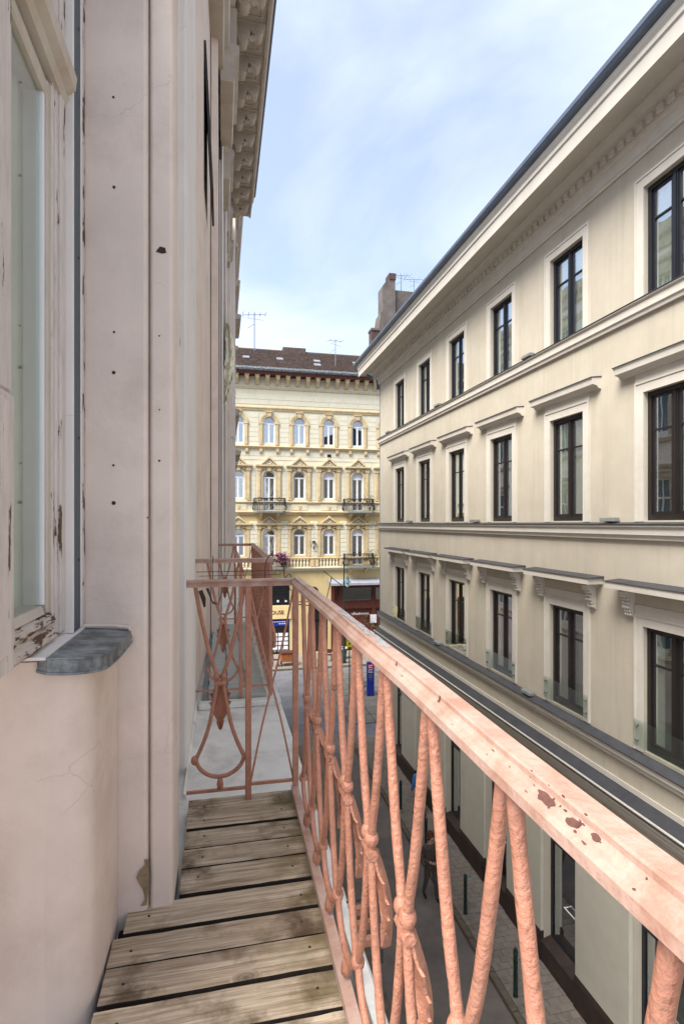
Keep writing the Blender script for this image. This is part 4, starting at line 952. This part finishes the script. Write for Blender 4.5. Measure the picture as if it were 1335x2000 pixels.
b = MB(); b.box(-.34, .35, .9, 2.03, -1.418, -1.41); b.box(-.14, .35, 2.03, 2.76, -1.418, -1.41); b.box(-.30, -.26, .9, 2.0, -1.41, -1.398); b.box(-.10, -.06, .9, 2.75, -1.41, -1.398); b.box(.25, .29, .9, 2.75, -1.41, -1.398)
o = b.build('joist_and_gap_shade', m_dark, deck); o.matrix_parent_inverse = Matrix.Translation((0, -1.5, 1.42))  # joist strips plus a thin dark sheet painting the shade below the gaps
# tiled deck of the second balcony
deck2 = thing('tile_deck', 'grey slatted tile deck of the farther balcony', 'deck', (0, 5.5, -1.42)); d2l = Matrix.Translation((0, -5.5, 1.42))
tl = MB()
for k in range(4): tl.bbox(.004, .146, .004+k*.0375, .034+k*.0375, 0, .03, .003)
tlm = tl.mesh('deck_tile', m_tile)
xs_ = [-.10+.152*i for i in range(3)]
for i in range(3):
    for j in range(20):
        o = bpy.data.objects.new('deck_tile', tlm); C.objects.link(o); o.parent = deck2; o.matrix_parent_inverse = d2l
        o.location = (xs_[i]+(.0 if j % 2 else .006), 4.36+j*.155, -1.385+random.uniform(-.001, .001)); o.rotation_euler = (0, 0, random.uniform(-.006, .006))
b = MB(); b.box(-.14, .36, 4.34, 7.5, -1.418, -1.388); o = b.build('tile_bed', m_pot, deck2); o.matrix_parent_inverse = d2l; b = MB(); b.bbox(-.16, .35, 4.24, 4.335, -1.418, -1.375, .006); o = b.build('edge_board', m_slab, deck2); o.matrix_parent_inverse = d2l

# railing pieces, local: u along y, height z (0 = underside of handrail), x out
def smooth_path(pts, n=5):
    P = [Vector(p) for p in pts]; out = []
    for i in range(len(P)-1):
        p0, p1, p2, p3 = P[max(i-1, 0)], P[i], P[i+1], P[min(i+2, len(P)-1)]
        for k in range(n):
            t = k/n; out.append(.5*((2*p1)+(p2-p0)*t+(2*p0-5*p1+4*p2-p3)*t*t+(3*p1-p0-3*p2+p3)*t**3))
    out.append(P[-1]); return out
def lyre_bar(k, r=.0100):
    q = MB(); pts = smooth_path([(0, k*.120, 0), (0, k*.098, -.12), (0, k*.058, -.30), (0, k*.026, -.40), (0, k*.015, -.45), (0, k*.024, -.53), (0, k*.052, -.67), (0, k*.082, -.76), (0, k*.118, -.84)], 5)
    rr = [r*(1+random.uniform(-.06, .06)) for _ in pts]; q.tube(pts, rr, 10); return q.mesh('lyre_bar', m_rail, True)
barL, barR = lyre_bar(-1), lyre_bar(1)
q = MB(); q.tube(smooth_path([(0, -.118, -.84), (0, -.095, -.885), (0, -.05, -.918), (0, 0, -.928), (0, .05, -.918), (0, .095, -.885), (0, .118, -.84)], 4), .010, 10); arc_m = q.mesh('bottom_arc', m_rail, True)
q = MB(); q.ball((0, -.016, -.44), .0175, 12, 1.2); q.ball((0, .016, -.44), .0175, 12, 1.2); q.tube([(0, -.03, -.475), (0, .03, -.475)], .013, 8); col_m = q.mesh('collar', m_rail, True)
q = MB(); q.ball((0, 0, -.84), .019, 10, 1.2); knob_m = q.mesh('joint_knob', m_rail, True)
q = MB(); q.lathe([(.004, -.995), (.014, -.985), (.017, -.965), (.012, -.94), (.006, -.93)], (0, 0, 0), 8); bud_m = q.mesh('bud', m_rail, True)
def leaf_mesh():
    q = MB(); L_ = .24; n = 15; rows = []
    for i in range(n+1):
        t = i/n; z = -.475-L_*t
        w = .016+.030*math.sin(min(1, t*1.25)*math.pi)**.8*(1 if t < .8 else 1); w *= (1+.22*(1 if i % 3 == 1 else -.3)) if .1 < t < .92 else 1
        if t > .88: w = .016*(1-t)/.12+.003
        x = .012+.030*math.sin(t*math.pi*.75)+.010*t
        rows.append([(x-.010, -w, z+(.012 if i % 3 == 1 else 0)), (x+.003, -w*.45, z), (x+.009, 0, z), (x+.003, w*.45, z), (x-.010, w, z+(.012 if i % 3 == 1 else 0))])
    vs = [p for r in rows for p in r]; m5 = len(vs); vs += [(p[0]-.006, p[1], p[2]) for p in vs]
    fs = []
    for i in range(n):
        for j in range(4):
            a = i*5+j; fs.append((a, a+1, a+6, a+5)); fs.append((m5+a, m5+a+5, m5+a+6, m5+a+1))
        for j in (0, 4):
            a = i*5+j; fs.append((a, a+5, m5+a+5, m5+a))
    fs.append((0, 1, 2, 3, 4, m5+4, m5+3, m5+2, m5+1, m5))
    q.add(vs, fs); return q.mesh('acanthus_leaf', m_rail, True)
leaf_m = leaf_mesh()
q = MB(); q.bbox(-.014, .014, -.014, .014, -1.06, 0, .003); post_m = q.mesh('post', m_rail)
q = MB(); q.tube(smooth_path([(0, -.105, -.03), (0, -.05, -.30), (0, 0, -.50), (0, .05, -.70), (0, .105, -.97)], 5), .0055, 6, flat=.6); rodA = q.mesh('cross_rod', m_rail, True)
q = MB(); q.tube(smooth_path([(0, .105, -.03), (0, .05, -.30), (0, 0, -.50), (0, -.05, -.70), (0, -.105, -.97)], 5), .0055, 6, flat=.6); rodB = q.mesh('cross_rod', m_rail, True)
def put(me, parent, y=0, x=0, z=0, rz=0, sc=None):
    o = bpy.data.objects.new(me.name.split('.')[0], me); C.objects.link(o); o.parent = parent; o.location = (x, y, z); o.rotation_euler = (0, 0, rz)
    if sc: o.scale = sc
    return o
def lyre(parent, y, x=0, rz=0, leaf=True, sc=None):
    for me in (barL, barR, arc_m, col_m, bud_m): put(me, parent, y, x, 0, rz, sc)
    if leaf: put(leaf_m, parent, y, x, 0, rz, sc)
    c_, s_ = math.cos(rz), math.sin(rz); k = (sc[1] if sc else 1)*.122
    put(knob_m, parent, y+k*c_, x-k*s_, 0, rz)
def hand_profile():
    return [(-.018, -.004), (.014, -.004), (.016, 0.0), (.020, .020), (.022, .030), (.0205, .0345), (-.004, .0345), (-.0065, .0325), (-.007, .0265), (-.0095, .0235), (-.0145, .0215), (-.0175, .0175), (-.0215, .0165), (-.0245, .0135), (-.025, .001)]
def handrail(parent, y0, y1, name='handrail'):
    pr = hand_profile(); n = 30; q = MB(); vs = []; fs = []; m_ = len(pr)
    for k in range(n+1):
        y = y0+(y1-y0)*k/n; dx = .0012*math.sin(y*9)+random.uniform(-.0004, .0004); dz = .001*math.sin(y*7+1)
        vs += [(x+dx, y, z+dz) for x, z in pr]
    for k in range(n):
        for j in range(m_): fs.append((k*m_+j, k*m_+(j+1) % m_, (k+1)*m_+(j+1) % m_, (k+1)*m_+j))
    fs += [tuple(range(m_-1, -1, -1)), tuple(range(n*m_, n*m_+m_))]
    q.add(vs, fs); return q.build(name, m_railtop, parent)
HZ = -.305           # underside of handrail
# near balcony: long side
r1 = thing('balcony_railing', 'salmon painted wrought iron railing with lyre bars along the near plank balcony', 'railing', (.333, 0, HZ), SK)
handrail(r1, -.6, 2.70)
for i in range(11): lyre(r1, 2.70-.165-.262*i if False else .205+.262*(9-i)-.262)
q = MB(); q.box(-.022, .012, -.6, 2.70, -1.012, -1.002); q.box(-.022, -.016, -.6, 2.70, -1.03, -1.0121); q.build('bottom_rail', m_railtop, r1)
put(post_m, r1, 2.70, 0)
def rail_z(x):
    P_ = [(-.025, .001), (-.0245, .0135), (-.0215, .0165), (-.0175, .0175), (-.0145, .0215), (-.0095, .0235), (-.007, .0265), (-.0065, .0325), (-.004, .0345), (.0205, .0345), (.022, .030)]
    for (a, c), (d, e) in zip(P_[:-1], P_[1:]):
        if a <= x <= d: return c+(e-c)*(x-a)/(d-a)
    return .0345
def flake(parent, x, y, rx, ry, m, name, up=.0009, seed=0):
    rs = random.Random(seed); n = 16; q = MB(); ring_ = [rs.uniform(.6, 1.3) for _ in range(n)]
    ring_ = [(ring_[i]+ring_[(i+1) % n]*.6)/1.6 for i in range(n)]
    vs = [(x, y, rail_z(x)+up)]
    for f_ in (.25, .5, .75, 1):
        for k in range(n):
            a = 2*math.pi*k/n; xx = max(-.0248, min(.0203, x+rx*f_*ring_[k]*math.cos(a))); vs.append((xx, y+ry*f_*ring_[k]*math.sin(a), rail_z(xx)+up))
    fs = [(0, 1+k, 1+(k+1) % n) for k in range(n)]+[(1+j*n+k, 1+j*n+(k+1) % n, 1+(j+1)*n+(k+1) % n, 1+(j+1)*n+k) for j in range(3) for k in range(n)]
    q.add(vs, fs); q.build(name, m, parent)
for i_, (yy_, xx_, ln, wd) in enumerate(((.500, -.013, .016, .0048), (.452, -.013, .011, .0040), (.424, -.011, .006, .0026), (.80, -.008, .004, .002), (1.02, -.008, .006, .002), (1.13, -.009, .005, .002), (1.8, -.012, .012, .003))):
    flake(r1, xx_, yy_, wd, ln, m_redp2, 'paint_chip', .0009, i_+3)
rs_ = random.Random(77)
for k in range(34):
    yy_ = rs_.choice([.50, .46, .425])+rs_.gauss(0, .03) if k < 18 else rs_.uniform(.4, 2.4)
    flake(r1, rs_.uniform(-.021, -.006), yy_, rs_.uniform(.0004, .0013), rs_.uniform(.0008, .004), m_redp2, 'paint_chip', .0006, 200+k)
rs_ = random.Random(8)
for k in range(44):
    flake(r1, rs_.uniform(.003, .017), 1.06+.62*k/44, rs_.uniform(.003, .009), rs_.uniform(.010, .026), m_bare, 'bare_patch', .0004+k*.00001, 50+k)
# short far side of the near balcony, runs in x at y 2.70
def short_side(parent, length, y, posts=True):
    """from corner (x=0) towards the wall (-x); lyre next to the wall, crossed rods next to the corner"""
    rz = R(90)
    q = MB(); pr = [(y+a, b_) for a, b_ in ((-.017, -.004), (.013, -.004), (.015, .0), (.022, .02), (.024, .030), (-.022, .030), (-.024, .022), (-.018, .014))]
    q.prism(pr, 'x', -length, -.010); q.build('end_handrail', m_railtop, parent, smooth=True)
    xp = -.232
    put(post_m, parent, y, xp, 0, 0, (1.05, 1.05, 1))
    lyre(parent, y, xp-.135, rz, True, (1, .98, 1))
    for rd in (rodA, rodB): put(rd, parent, y, xp/2, 0, rz)
    q = MB(); q.box(xp+.015, -.012, y-.007, y+.007, -.985, -.972); q.box(-length, xp-.015, y-.007, y+.007, -1.0, -.987); q.build('end_bottom_rail', m_rail, parent)
short_side(r1, .525, 2.705)
# clamp with white plug at the wall end
q = MB(); q.tube([(-.46, 2.70, -.02), (-.445, 2.70, -.06), (-.44, 2.70, -.10)], [.010, .011, .005], 6); q.prism([(-.435, -.01), (-.40, -.085), (-.375, -.088), (-.41, -.07), (-.42, -.01)], 'y', 2.69, 2.71); q.build('wall_clamp', m_nail, r1)
# second balcony
r2 = thing('balcony_railing', 'farther salmon iron railing enclosing the tiled balcony', 'railing', (.335, 0, HZ), SK)
handrail(r2, 4.32, 7.52)
for i in range(12): lyre(r2, 4.46+.262*i)
q = MB(); q.box(-.022, .012, 4.32, 7.52, -1.012, -1.002); q.build('bottom_rail', m_railtop, r2)
short_side(r2, .60, 4.33); short_side(r2, .46, 7.52); put(post_m, r2, 4.33); put(post_m, r2, 7.52)
# black wire flower-box holder hung on the second railing
q = MB(); 
q.tube([(-.18, 4.26, -.37), (.50, 4.26, -.37)], .0028, 6); q.tube([(-.16, 4.24, -.40), (.46, 4.24, -.40)], .0022, 6)
q.tube([(-.055, 4.28, -.25), (-.06, 4.24, -.33), (-.055, 4.24, -.45)], .003, 6)
q.tube(smooth_path([(.335, 4.24, -.52), (.345, 4.24, -.30), (.40, 4.24, -.245), (.47, 4.24, -.30), (.49, 4.24, -.42), (.52, 4.3, -.50)]), .0035, 6)
q.tube(smooth_path([(.49, 4.26, -.44), (.53, 4.26, -.40), (.55, 4.26, -.46), (.52, 4.26, -.50), (.58, 4.26, -.55), (.60, 4.26, -.48)]), .003, 6)
wh = q.build('wire_holder', m_iron); tag(wh, 'bent black wire holder hooked over the near rail of the farther balcony', 'wire holder')
q = MB(); q.tube([(.60, 4.25, -.62), (.82, 4.25, -.62), (.865, 4.25, -.43), (.80, 4.25, -.38)], .004, 6); q.tube([(.95, 4.25, -.50), (.90, 4.25, -.68), (.60, 4.25, -.64)], .004, 6); q.tube([(.86, 4.25, -.43), (.95, 4.25, -.50)], .003, 6); q.tube([(.42, 4.25, -.52), (.5, 4.25, -.60), (.60, 4.25, -.63)], .0035, 6)
wh = q.build('wire_bracket', m_iron); tag(wh, 'empty black wire flower box bracket sticking out over the street past the railing corner', 'wire bracket')
# salmon bracket outside the near railing
fb = thing('flower_box_bracket', 'small salmon metal flower box bracket outside the near railing at slab level', 'bracket', (.47, 1.78, -1.42))
for k in range(3):
    q = MB(); q.box(-.01, .055, k*.075, k*.075+.022, -.02, .005); q.build('slat', m_rail, fb)
q = MB(); q.box(.052, .060, -.04, .19, -.05, .02); q.tube([(-.03, .18, .015), (.06, .18, .015)], .004, 6); q.build('side_bar', m_iron, fb)
# torn netting on the far left facade
q = MB(); random.seed(11); n = 26; vs = []; fs = []
for i in range(n+1):
    t = i/n; z = 3.75-1.55*t
    w = .30*math.sin(min(1, t*1.6+.1)*math.pi*.5)*(1-t**3)+.03
    for j in range(9):
        u = j/8; vs.append((.075+.19*u*w/.3+random.uniform(-.01, .01)+.008*math.sin(t*20), 10.5+.08*math.sin(j*1.3+t*8)+random.uniform(-.02, .02), z+random.uniform(-.03, .03)+.08*u))
for i in range(n):
    for j in range(8):
        if random.random() < .10: continue
        a = i*9+j; fs.append((a, a+1, a+10, a+9))
q.add(vs, fs)
for k in range(40):
    z = random.uniform(2.2, 3.7); x = .22+random.uniform(-.05, .02); q.tube([(x, 10.48, z), (x+random.uniform(0, .06), 10.44, z-random.uniform(-.03, .2))], .004, 4)
nt_ = q.build('torn_netting', m_net); tag(nt_, 'crumpled strip of torn cream netting hanging on the left facade', 'netting')

# ================================================================== FAR FIREWALL BUILDING
fw = thing('firewall_building', 'tall sooty plaster firewall building with stepped chimneys rising behind the yellow house', 'building', (22, 62, G))
fwl = Matrix.Translation((-22, -62, -G))
def fwp(mb, name, m):
    o = mb.build(name, m, fw); o.matrix_parent_inverse = fwl; return o
b = MB(); b.box(19.65, 40, 60, 62, G, 27.0); b.prism([(18.1, G), (19.6, G), (19.6, 28.3), (18.9, 28.3), (18.1, 27.2)], 'y', 59.6, 61.5); fwp(b, 'wall', m_brick)
b = MB(); b.box(18.85, 19.65, 59.5, 61.0, 28.0, 28.7); fwp(b, 'chimney', m_brickr)
b = MB(); b.prism([(17.65, G), (18.09, G), (18.09, 24.4), (17.95, 24.2), (17.65, 22.2)], 'y', 59.8, 62); fwp(b, 'low_wall', m_brick)
b = MB(); b.box(16.7, 17.64, 59.3, 60.5, 14, 21.9); fwp(b, 'chimney', m_brickr); b = MB(); b.box(16.62, 17.7, 59.2, 60.6, 21.9, 22.15); fwp(b, 'chimney_cap', m_brick)
b = MB(); b.box(21.1, 24, 59.7, 59.99, 20, 25.9); fwp(b, 'chimney', m_brickr)
def antenna(name, label, x, y, z, h, n, L0, sc=1, rz=0, lean=0):
    t = thing(name, label, 'antenna', (x, y, z), rz, 'television antennas on the roofs')
    q = MB(); q.tube([(0, 0, 0), (lean*h, 0, h)], .035*sc, 6); q.build('mast', m_tank, t)
    q = MB(); q.tube([(-L0/2, 0, h*.93), (L0/2, 0, h*.99)], .022*sc, 5)
    for k in range(n):
        u = -L0/2+L0*k/(n-1); q.tube([(u, -.5*sc, h*(.96)+.06*h*u/L0/1), (u, .5*sc, h*.96+.06*h*u/L0)], .014*sc, 4)
        q.tube([(u-.05, 0, h*.96), (u+.05, 0, h*.96+.25*sc)], .014*sc, 4)
    q.build('boom', m_tank, t)
    q = MB(); q.tube([(0, 0, h*.72), (-.5*sc, .1, h*.60)], .018*sc, 5); q.tube([(-.55*sc, 0, h*.86), (.7*sc, 0, h*.83)], .014*sc, 5); q.build('lower_boom', m_tank, t)
    return t
antenna('roof_antenna', 'tall television antenna on the left end of the brown roof ridge', 2.8, 46.5, 14.6, 3.2, 5, 1.9, 1.1)
antenna('roof_antenna', 'single mast antenna standing on the brown roof slope nearer the cream building', 8.9, 42.2, 11.9, 2.7, 3, 1.2, .8, .4)
antenna('roof_antenna', 'leaning broad antenna rack on top of the sooty firewall', 20.6, 60.5, 26.2, 2.9, 6, 2.2, 1.2, 0)
antenna('roof_antenna', 'rightmost antenna of the firewall top, half behind the cream building eave', 22.2, 60.5, 26.2, 2.6, 4, 2.4, 1.1, 0)

# ================================================================== STREET FURNITURE
def bollard(x, y, lab):
    t = thing('bollard', lab, 'bollard', (x, y, G+KH), 0, 'green bollards along the right kerb')
    q = MB(); q.lathe([(.055, 0), (.055, .03), (.045, .05), (.045, .86), (.05, .87), (.05, .90), (.042, .91), (.042, .96), (.03, 1.0), (.008, 1.01)], (0, 0, 0), 14); q.build('post', m_green, t, smooth=True)
    q = MB(); q.lathe([(.0465, .70), (.0475, .71), (.0475, .73), (.0465, .74)], (0, 0, 0), 14); q.build('band', m_green, t)
for x, y, lab in ((6.02, 10.3, 'nearest dark green bollard on the right pavement edge'), (6.05, 12.75, 'second green bollard from the front, half behind a salmon bar'), (6.05, 15.45, 'green bollard beside the person in the brown jacket'),
                  (6.08, 17.9, 'green bollard just behind the person in blue'), (6.12, 20.55, 'farthest dark green bollard near the building end')):
    bollard(x, y, lab)
t = thing('street_sign', 'yellow oval number sign on a thin dark pole at the crossing', 'sign', (6.9, 29.0, G))
q = MB(); q.tube([(0, 0, 0), (0, 0, 3.9)], .03, 8); q.build('pole', m_iron, t)
q = MB(); q.bbox(-.17, .17, -.05, -.02, 3.20, 3.86, .02); pl = q.build('plate', m_yelsign, t)
text('9', .62, m_black, (0, -.06, 3.53), (R(90), 0, 0), t, 'numeral', .005)
t = thing('advertising_totem', 'narrow dark blue upright display pillar with red top on the square', 'totem', (8.45, 30.3, G+.03), R(-6))
q = MB(); q.bbox(-.21, .21, -.12, .12, 0, 1.95, .015); q.build('case', m_bluep, t)
q = MB(); q.box(-.15, .15, -.128, -.121, 1.58, 1.85); q.build('red_panel', m_redp, t)
q = MB()
for (a, c_, z0, z1) in ((-.11, -.04, 1.62, 1.80), (.0, .10, 1.62, 1.66), (.0, .10, 1.74, 1.80), (-.12, .12, 1.50, 1.54), (-.12, -.08, 1.36, 1.50), (-.08, .12, 1.36, 1.40), (.02, .06, 1.42, 1.46)): q.box(a, c_, -.134, -.129, z0, z1)
q.build('white_print', m_white, t)
q = MB()
for (a, c_, z0, z1) in ((-.1, .1, 1.22, 1.25), (-.1, .1, 1.14, 1.17), (-.1, .1, 1.05, 1.08), (-.1, -.06, 1.05, 1.25), (-.06, .06, .94, .96)): q.box(a, c_, -.1335, -.1285, z0, z1)
q.build('grey_print', m_pot, t)
# lamp post with hanging lantern
t = thing('street_lamp', 'black ornate street lamp with hanging glass lantern in front of the restaurant', 'street lamp', (8.55, 37.6, G+KH))
q = MB(); q.lathe([(.16, 0), (.16, .5), (.09, .6), (.075, 1.2), (.055, 1.3), (.05, 5.6), (.075, 5.7), (.05, 5.8), (.04, 7.0), (.06, 7.05), (.02, 7.25)], (0, 0, 0), 12); q.build('pole', m_green, t, smooth=True)
q = MB(); q.tube(smooth_path([(0, 0, 6.7), (.1, 0, 6.95), (.22, 0, 6.95), (.25, 0, 6.75)]), .025, 6)
q.tube([(.12+.09*math.cos(a*.7), 0, 6.5+.13*math.sin(a*.7)) for a in range(9)], .016, 5); q.tube([(.25, 0, 6.75), (.25, 0, 6.1)], .012, 5); q.build('arm', m_iron, t)
q = MB(); q.lathe([(.03, 6.12), (.09, 6.10), (.11, 5.85), (.14, 5.80), (.26, 5.72), (.27, 5.70), (.12, 5.69)], (.25, 0, 0), 12); la = q.build('lantern_cap', mat('blue_green_metal', (.05, .14, .19), .5, .2, 5, 0, metal=.3), t, smooth=True)
q = MB(); q.lathe([(.12, 5.68), (.15, 5.60), (.13, 5.45), (.06, 5.36), (.01, 5.35)], (.25, 0, 0), 12); q.build('globe', mat('frosted_globe', (.55, .57, .55), .25, .05, 3, 0, spec=.6), t, smooth=True)
# tables by the shop
t = thing('street_table', 'orange-brown wooden crate table outside the shop under the HOUSE sign', 'table', (4.55, 37.9, G+KH))
q = MB(); q.bbox(-.45, .45, -.35, .35, .28, .85, .02); q.build('box', m_orange, t)
q = MB(); q.bbox(-.5, .5, -.4, .4, .86, .92, .01); q.build('top', m_brown, t)
for a in (-.42, .42):
    for c_ in (-.32, .32):
        q = MB(); q.box(a-.03, a+.03, c_-.03, c_+.03, 0, .28); q.build('leg', m_iron, t)
def chair(x, y, rz, lab):
    t = thing('cafe_chair', lab, 'chair', (x, y, G+KH), rz, 'dark cafe chairs outside the shops')
    q = MB(); q.bbox(-.2, .2, -.2, .2, .43, .46, .008); q.build('seat', m_brown, t)
    q = MB(); q.box(-.2, .2, .19, .22, .62, .9); q.build('backrest', m_brown, t)
    for a in (-.18, .18):
        for c_ in (-.18, .2):
            q = MB(); q.tube([(a, c_, 0), (a, c_, .43 if c_ < 0 else .9)], .018, 6); q.build('leg', m_iron, t)
chair(3.75, 37.7, R(80), 'dark cafe chair left of the orange-brown table'); chair(6.2, 38.2, R(-30), 'dark cafe chair beside the arched doorway'); chair(7.6, 38.3, R(160), 'dark cafe chair right of the arched doorway')
q = MB(); q.lathe([(.25, 0), (.32, .6), (.34, .62), (.34, .72), (.28, .72), (.27, .66)], (0, 0, 0), 14)
t = q.build('planter', m_green, loc=(8.75, 38.9, G+KH)); tag(t, 'dark green round planter with white rim near the yellow sign', 'planter')
q = MB(); q.tube([(.33*math.cos(a*.449), .33*math.sin(a*.449), .74) for a in range(14)], .03, 6, close=True); q.build('rim', m_white, t)
# bare shrub
def shrub(name, lab, x, y, z, h, n, spread, mt, ml, cat, group=None, leaves=60, ls=.05):
    t = thing(name, lab, cat, (x, y, z), 0, group); q = MB()
    for k in range(n):
        a = random.uniform(0, 6.28); p = Vector((0, 0, 0)); pts = [p.copy()]
        dv = Vector((math.cos(a)*spread, math.sin(a)*spread, 1)).normalized()
        for s_ in range(6):
            dv = (dv+Vector((random.uniform(-.35, .35), random.uniform(-.35, .35), random.uniform(-.15, .25)))).normalized(); p = p+dv*h/6*random.uniform(.7, 1.2); pts.append(p.copy())
            if s_ > 1:
                e = p+Vector((random.uniform(-.3, .3), random.uniform(-.3, .3), random.uniform(0, .3)))*h*.35; q.tube([p, (p+e)/2+Vector((0, 0, .03)), e], [.010, .007, .004], 4)
        q.tube(pts, [.022*(1-.12*i) for i in range(7)], 5)
    q.build('branch', mt, t)
    if leaves:
        q = MB()
        for k in range(leaves):
            c_ = Vector((random.gauss(0, h*.28), random.gauss(0, h*.28), h*random.uniform(.35, 1.05)))
            u = Vector((random.uniform(-1, 1), random.uniform(-1, 1), random.uniform(-1, 1))).normalized()*ls; v = u.orthogonal().normalized()*ls*.5
            q.quad(c_-u, c_-v, c_+u, c_+v)
        q.build('foliage', ml, t, kind='stuff')
    return t
random.seed(21)
shrub('bare_shrub', 'tangled bare reddish shrub in front of the restaurant, near the cream building corner', 10.9, 38.9, G+KH, 3.2, 34, .55, m_twig, m_leaf, 'shrub', leaves=160, ls=.05)
shrub('bare_shrub', 'smaller bare shrub right behind the cream building corner', 12.0, 38.2, G+KH, 2.6, 22, .5, m_twig, m_leaf, 'shrub', leaves=60, ls=.05)
shrub('leafy_planting', 'low green plant at the foot of the blue display pillar', 8.0, 30.9, G+.03, .7, 12, .7, m_twig, m_leaf, 'plant', leaves=160, ls=.06)
shrub('balcony_plant', 'thin leafy potted plant on the upper right balcony of the yellow house', 11.25, YY-.5, .95, 1.3, 6, .3, m_twig, m_leaf, 'plant', leaves=70, ls=.06)
shrub('balcony_plant', 'purple flowering plant hanging over the lower left balcony of the yellow house', 4.45, YY-.6, -3.25, 1.0, 8, .4, m_twig, m_rose, 'plant', leaves=260, ls=.09)
shrub('balcony_plant', 'dark climbing greenery on the lower right balcony of the yellow house', 11.35, YY-.55, -3.25, 1.2, 8, .4, m_twig, m_leaf, 'plant', leaves=120, ls=.06)

# ================================================================== PEOPLE
def person(x, y, z, rz, lab, mj, mtr, pose, hat):
    t = thing('person', lab, 'person', (x, y, z), rz)
    V = []; E_ = []; Rr = []
    def v(p, r, par=None):
        V.append(p); Rr.append(r); i = len(V)-1
        if par is not None: E_.append((par, i))
        return i
    st = pose['stride']
    pel = v((0, 0, .94), (.155, .12)); ab = v((0, -.01, 1.10), (.15, .11), pel); ch = v((0, -.01, 1.30), (.175, .125), ab); up = v((0, 0, 1.43), (.13, .10), ch); nk = v((0, -.01, 1.50), (.058, .058), up)
    h1 = v((0, -.02, 1.57), (.075, .085), nk); h2 = v((0, -.03, 1.65), (.080, .098), h1); v((0, -.025, 1.72), (.062, .075), h2)
    for s in (-1, 1):
        hip = v((s*.09, 0, .86), (.10, .10), pel); kn = v((s*.10, -.04-s*st*.5, .50), (.065, .07), hip); an = v((s*.10, .02-s*st, .10), (.045, .045), kn); ft = v((s*.10, -.03-s*st, .045), (.045, .04), an); v((s*.115, -.15-s*st, .035), (.038, .028), ft)
        sh = v((s*.185, 0, 1.40), (.075, .075), up); el = v((s*.255, .02, 1.14), (.056, .056), sh)
        wr = v((s*(.15 if pose['hold'] else .26), (-.20 if pose['hold'] else -.06), 1.10 if pose['hold'] else .90), (.038, .038), el)
        dirn = Vector((-s*.6, -.5, 0)) if pose['hold'] else Vector((0, -.15, -1)); dirn.normalize()
        pm = Vector(V[wr])+dirn*.08; p_ = v(tuple(pm), (.036, .022), wr)
        for k in range(4):
            o_ = (Vector((0, 0, 1)) if pose['hold'] else Vector((0, 1, 0)))*(.026*(k-1.5)); b1 = v(tuple(pm+dirn*.045+o_), (.0095, .0095), p_); v(tuple(pm+dirn*(.085-.006*abs(k-1.3))+o_+Vector((0, .012, 0))), (.008, .008), b1)
        th = v(tuple(Vector(V[wr])+dirn*.05+Vector((0, -.035, .02))), (.011, .011), wr); v(tuple(Vector(V[wr])+dirn*.085+Vector((0, -.05, .02))), (.009, .009), th)
    me = bpy.data.meshes.new('body'); me.from_pydata(V, E_, []); o = bpy.data.objects.new('body', me); C.objects.link(o)
    sk = o.modifiers.new('s', 'SKIN'); sk.use_smooth_shade = True
    for i, sv in enumerate(me.skin_vertices[0].data): sv.radius = Rr[i]; sv.use_root = (i == 0)
    sb_ = o.modifiers.new('u', 'SUBSURF'); sb_.levels = 2; sb_.render_levels = 2
    bpy.context.view_layer.update()
    nm = bpy.data.meshes.new_from_object(o.evaluated_get(bpy.context.evaluated_depsgraph_get())); bpy.data.objects.remove(o)
    nm.materials.clear()
    for m in (m_skin, mj, mtr, m_black): nm.materials.append(m)
    for p in nm.polygons:
        c_ = p.center; 
        if c_.z > 1.49: p.material_index = 0
        elif c_.z < .10: p.material_index = 3
        elif c_.z < .84 and abs(c_.x) < .21: p.material_index = 2
        elif c_.z > .84: p.material_index = 1
        else: p.material_index = 0
        wrv = [Vector(V[i]) for i in range(len(V)) if Rr[i][1] == .022]
        if any((c_-w_).length < .10 for w_ in wrv): p.material_index = 0
    bo = bpy.data.objects.new('body', nm); C.objects.link(bo); bo.parent = t
    q = MB(); q.lathe([(.09, 1.58 if hat == 'long' else 1.63), (.108, 1.66), (.104, 1.72), (.075, 1.78), (.02, 1.80)], (0, .0, 0), 14)
    q.v = [(a, b_*1.08+(.012), c_) for a, b_, c_ in q.v]
    hm = q.build('hair' if hat == 'long' else 'cap', m_hair, t, smooth=True)
    q = MB(); q.tube([(0, -.115, 1.655), (0, -.145, 1.625)], [.010, .016], 6)
    for s in (-1, 1): q.ball((s*.094, .0, 1.64), .022, 6)
    q.build('nose_and_ears', m_skin, t, smooth=True)
    q = MB()
    for s in (-1, 1): q.ball((s*.032, -.118, 1.662), .010, 6)
    q.box(-.028, .028, -.121, -.112, 1.596, 1.604); q.build('eyes_and_mouth', m_nail, t)
    q = MB(); q.lathe([(.150, .80), (.178, .84), (.168, 1.0), (.182, 1.15), (.20, 1.3), (.17, 1.42), (.09, 1.50), (.07, 1.52)], (0, 0, 0), 18); q.v = [(a, b_*.74-.005, c_) for a, b_, c_ in q.v]
    q.build('jacket', mj, t, smooth=True)
    if hat == 'long':
        q = MB(); q.tube(smooth_path([(-.13, -.13, 1.44), (-.05, -.155, 1.28), (.05, -.16, 1.16), (.17, -.14, .98), (.2, -.06, .92)]), .012, 6, flat=.5); q.bbox(.15, .27, -.13, .06, .70, .95, .02); q.build('shoulder_bag', m_trou, t)
    return t
person(5.45, 13.6, G, R(12), 'person in brown quilted jacket with auburn hair walking towards the camera in the street', m_jack, m_trou, dict(stride=.16, hold=True), 'long')
person(6.55, 17.3, G+KH, R(190), 'person in bright blue jacket walking on the right pavement behind a bollard', m_bluej, m_trou, dict(stride=.14, hold=False), 'cap')
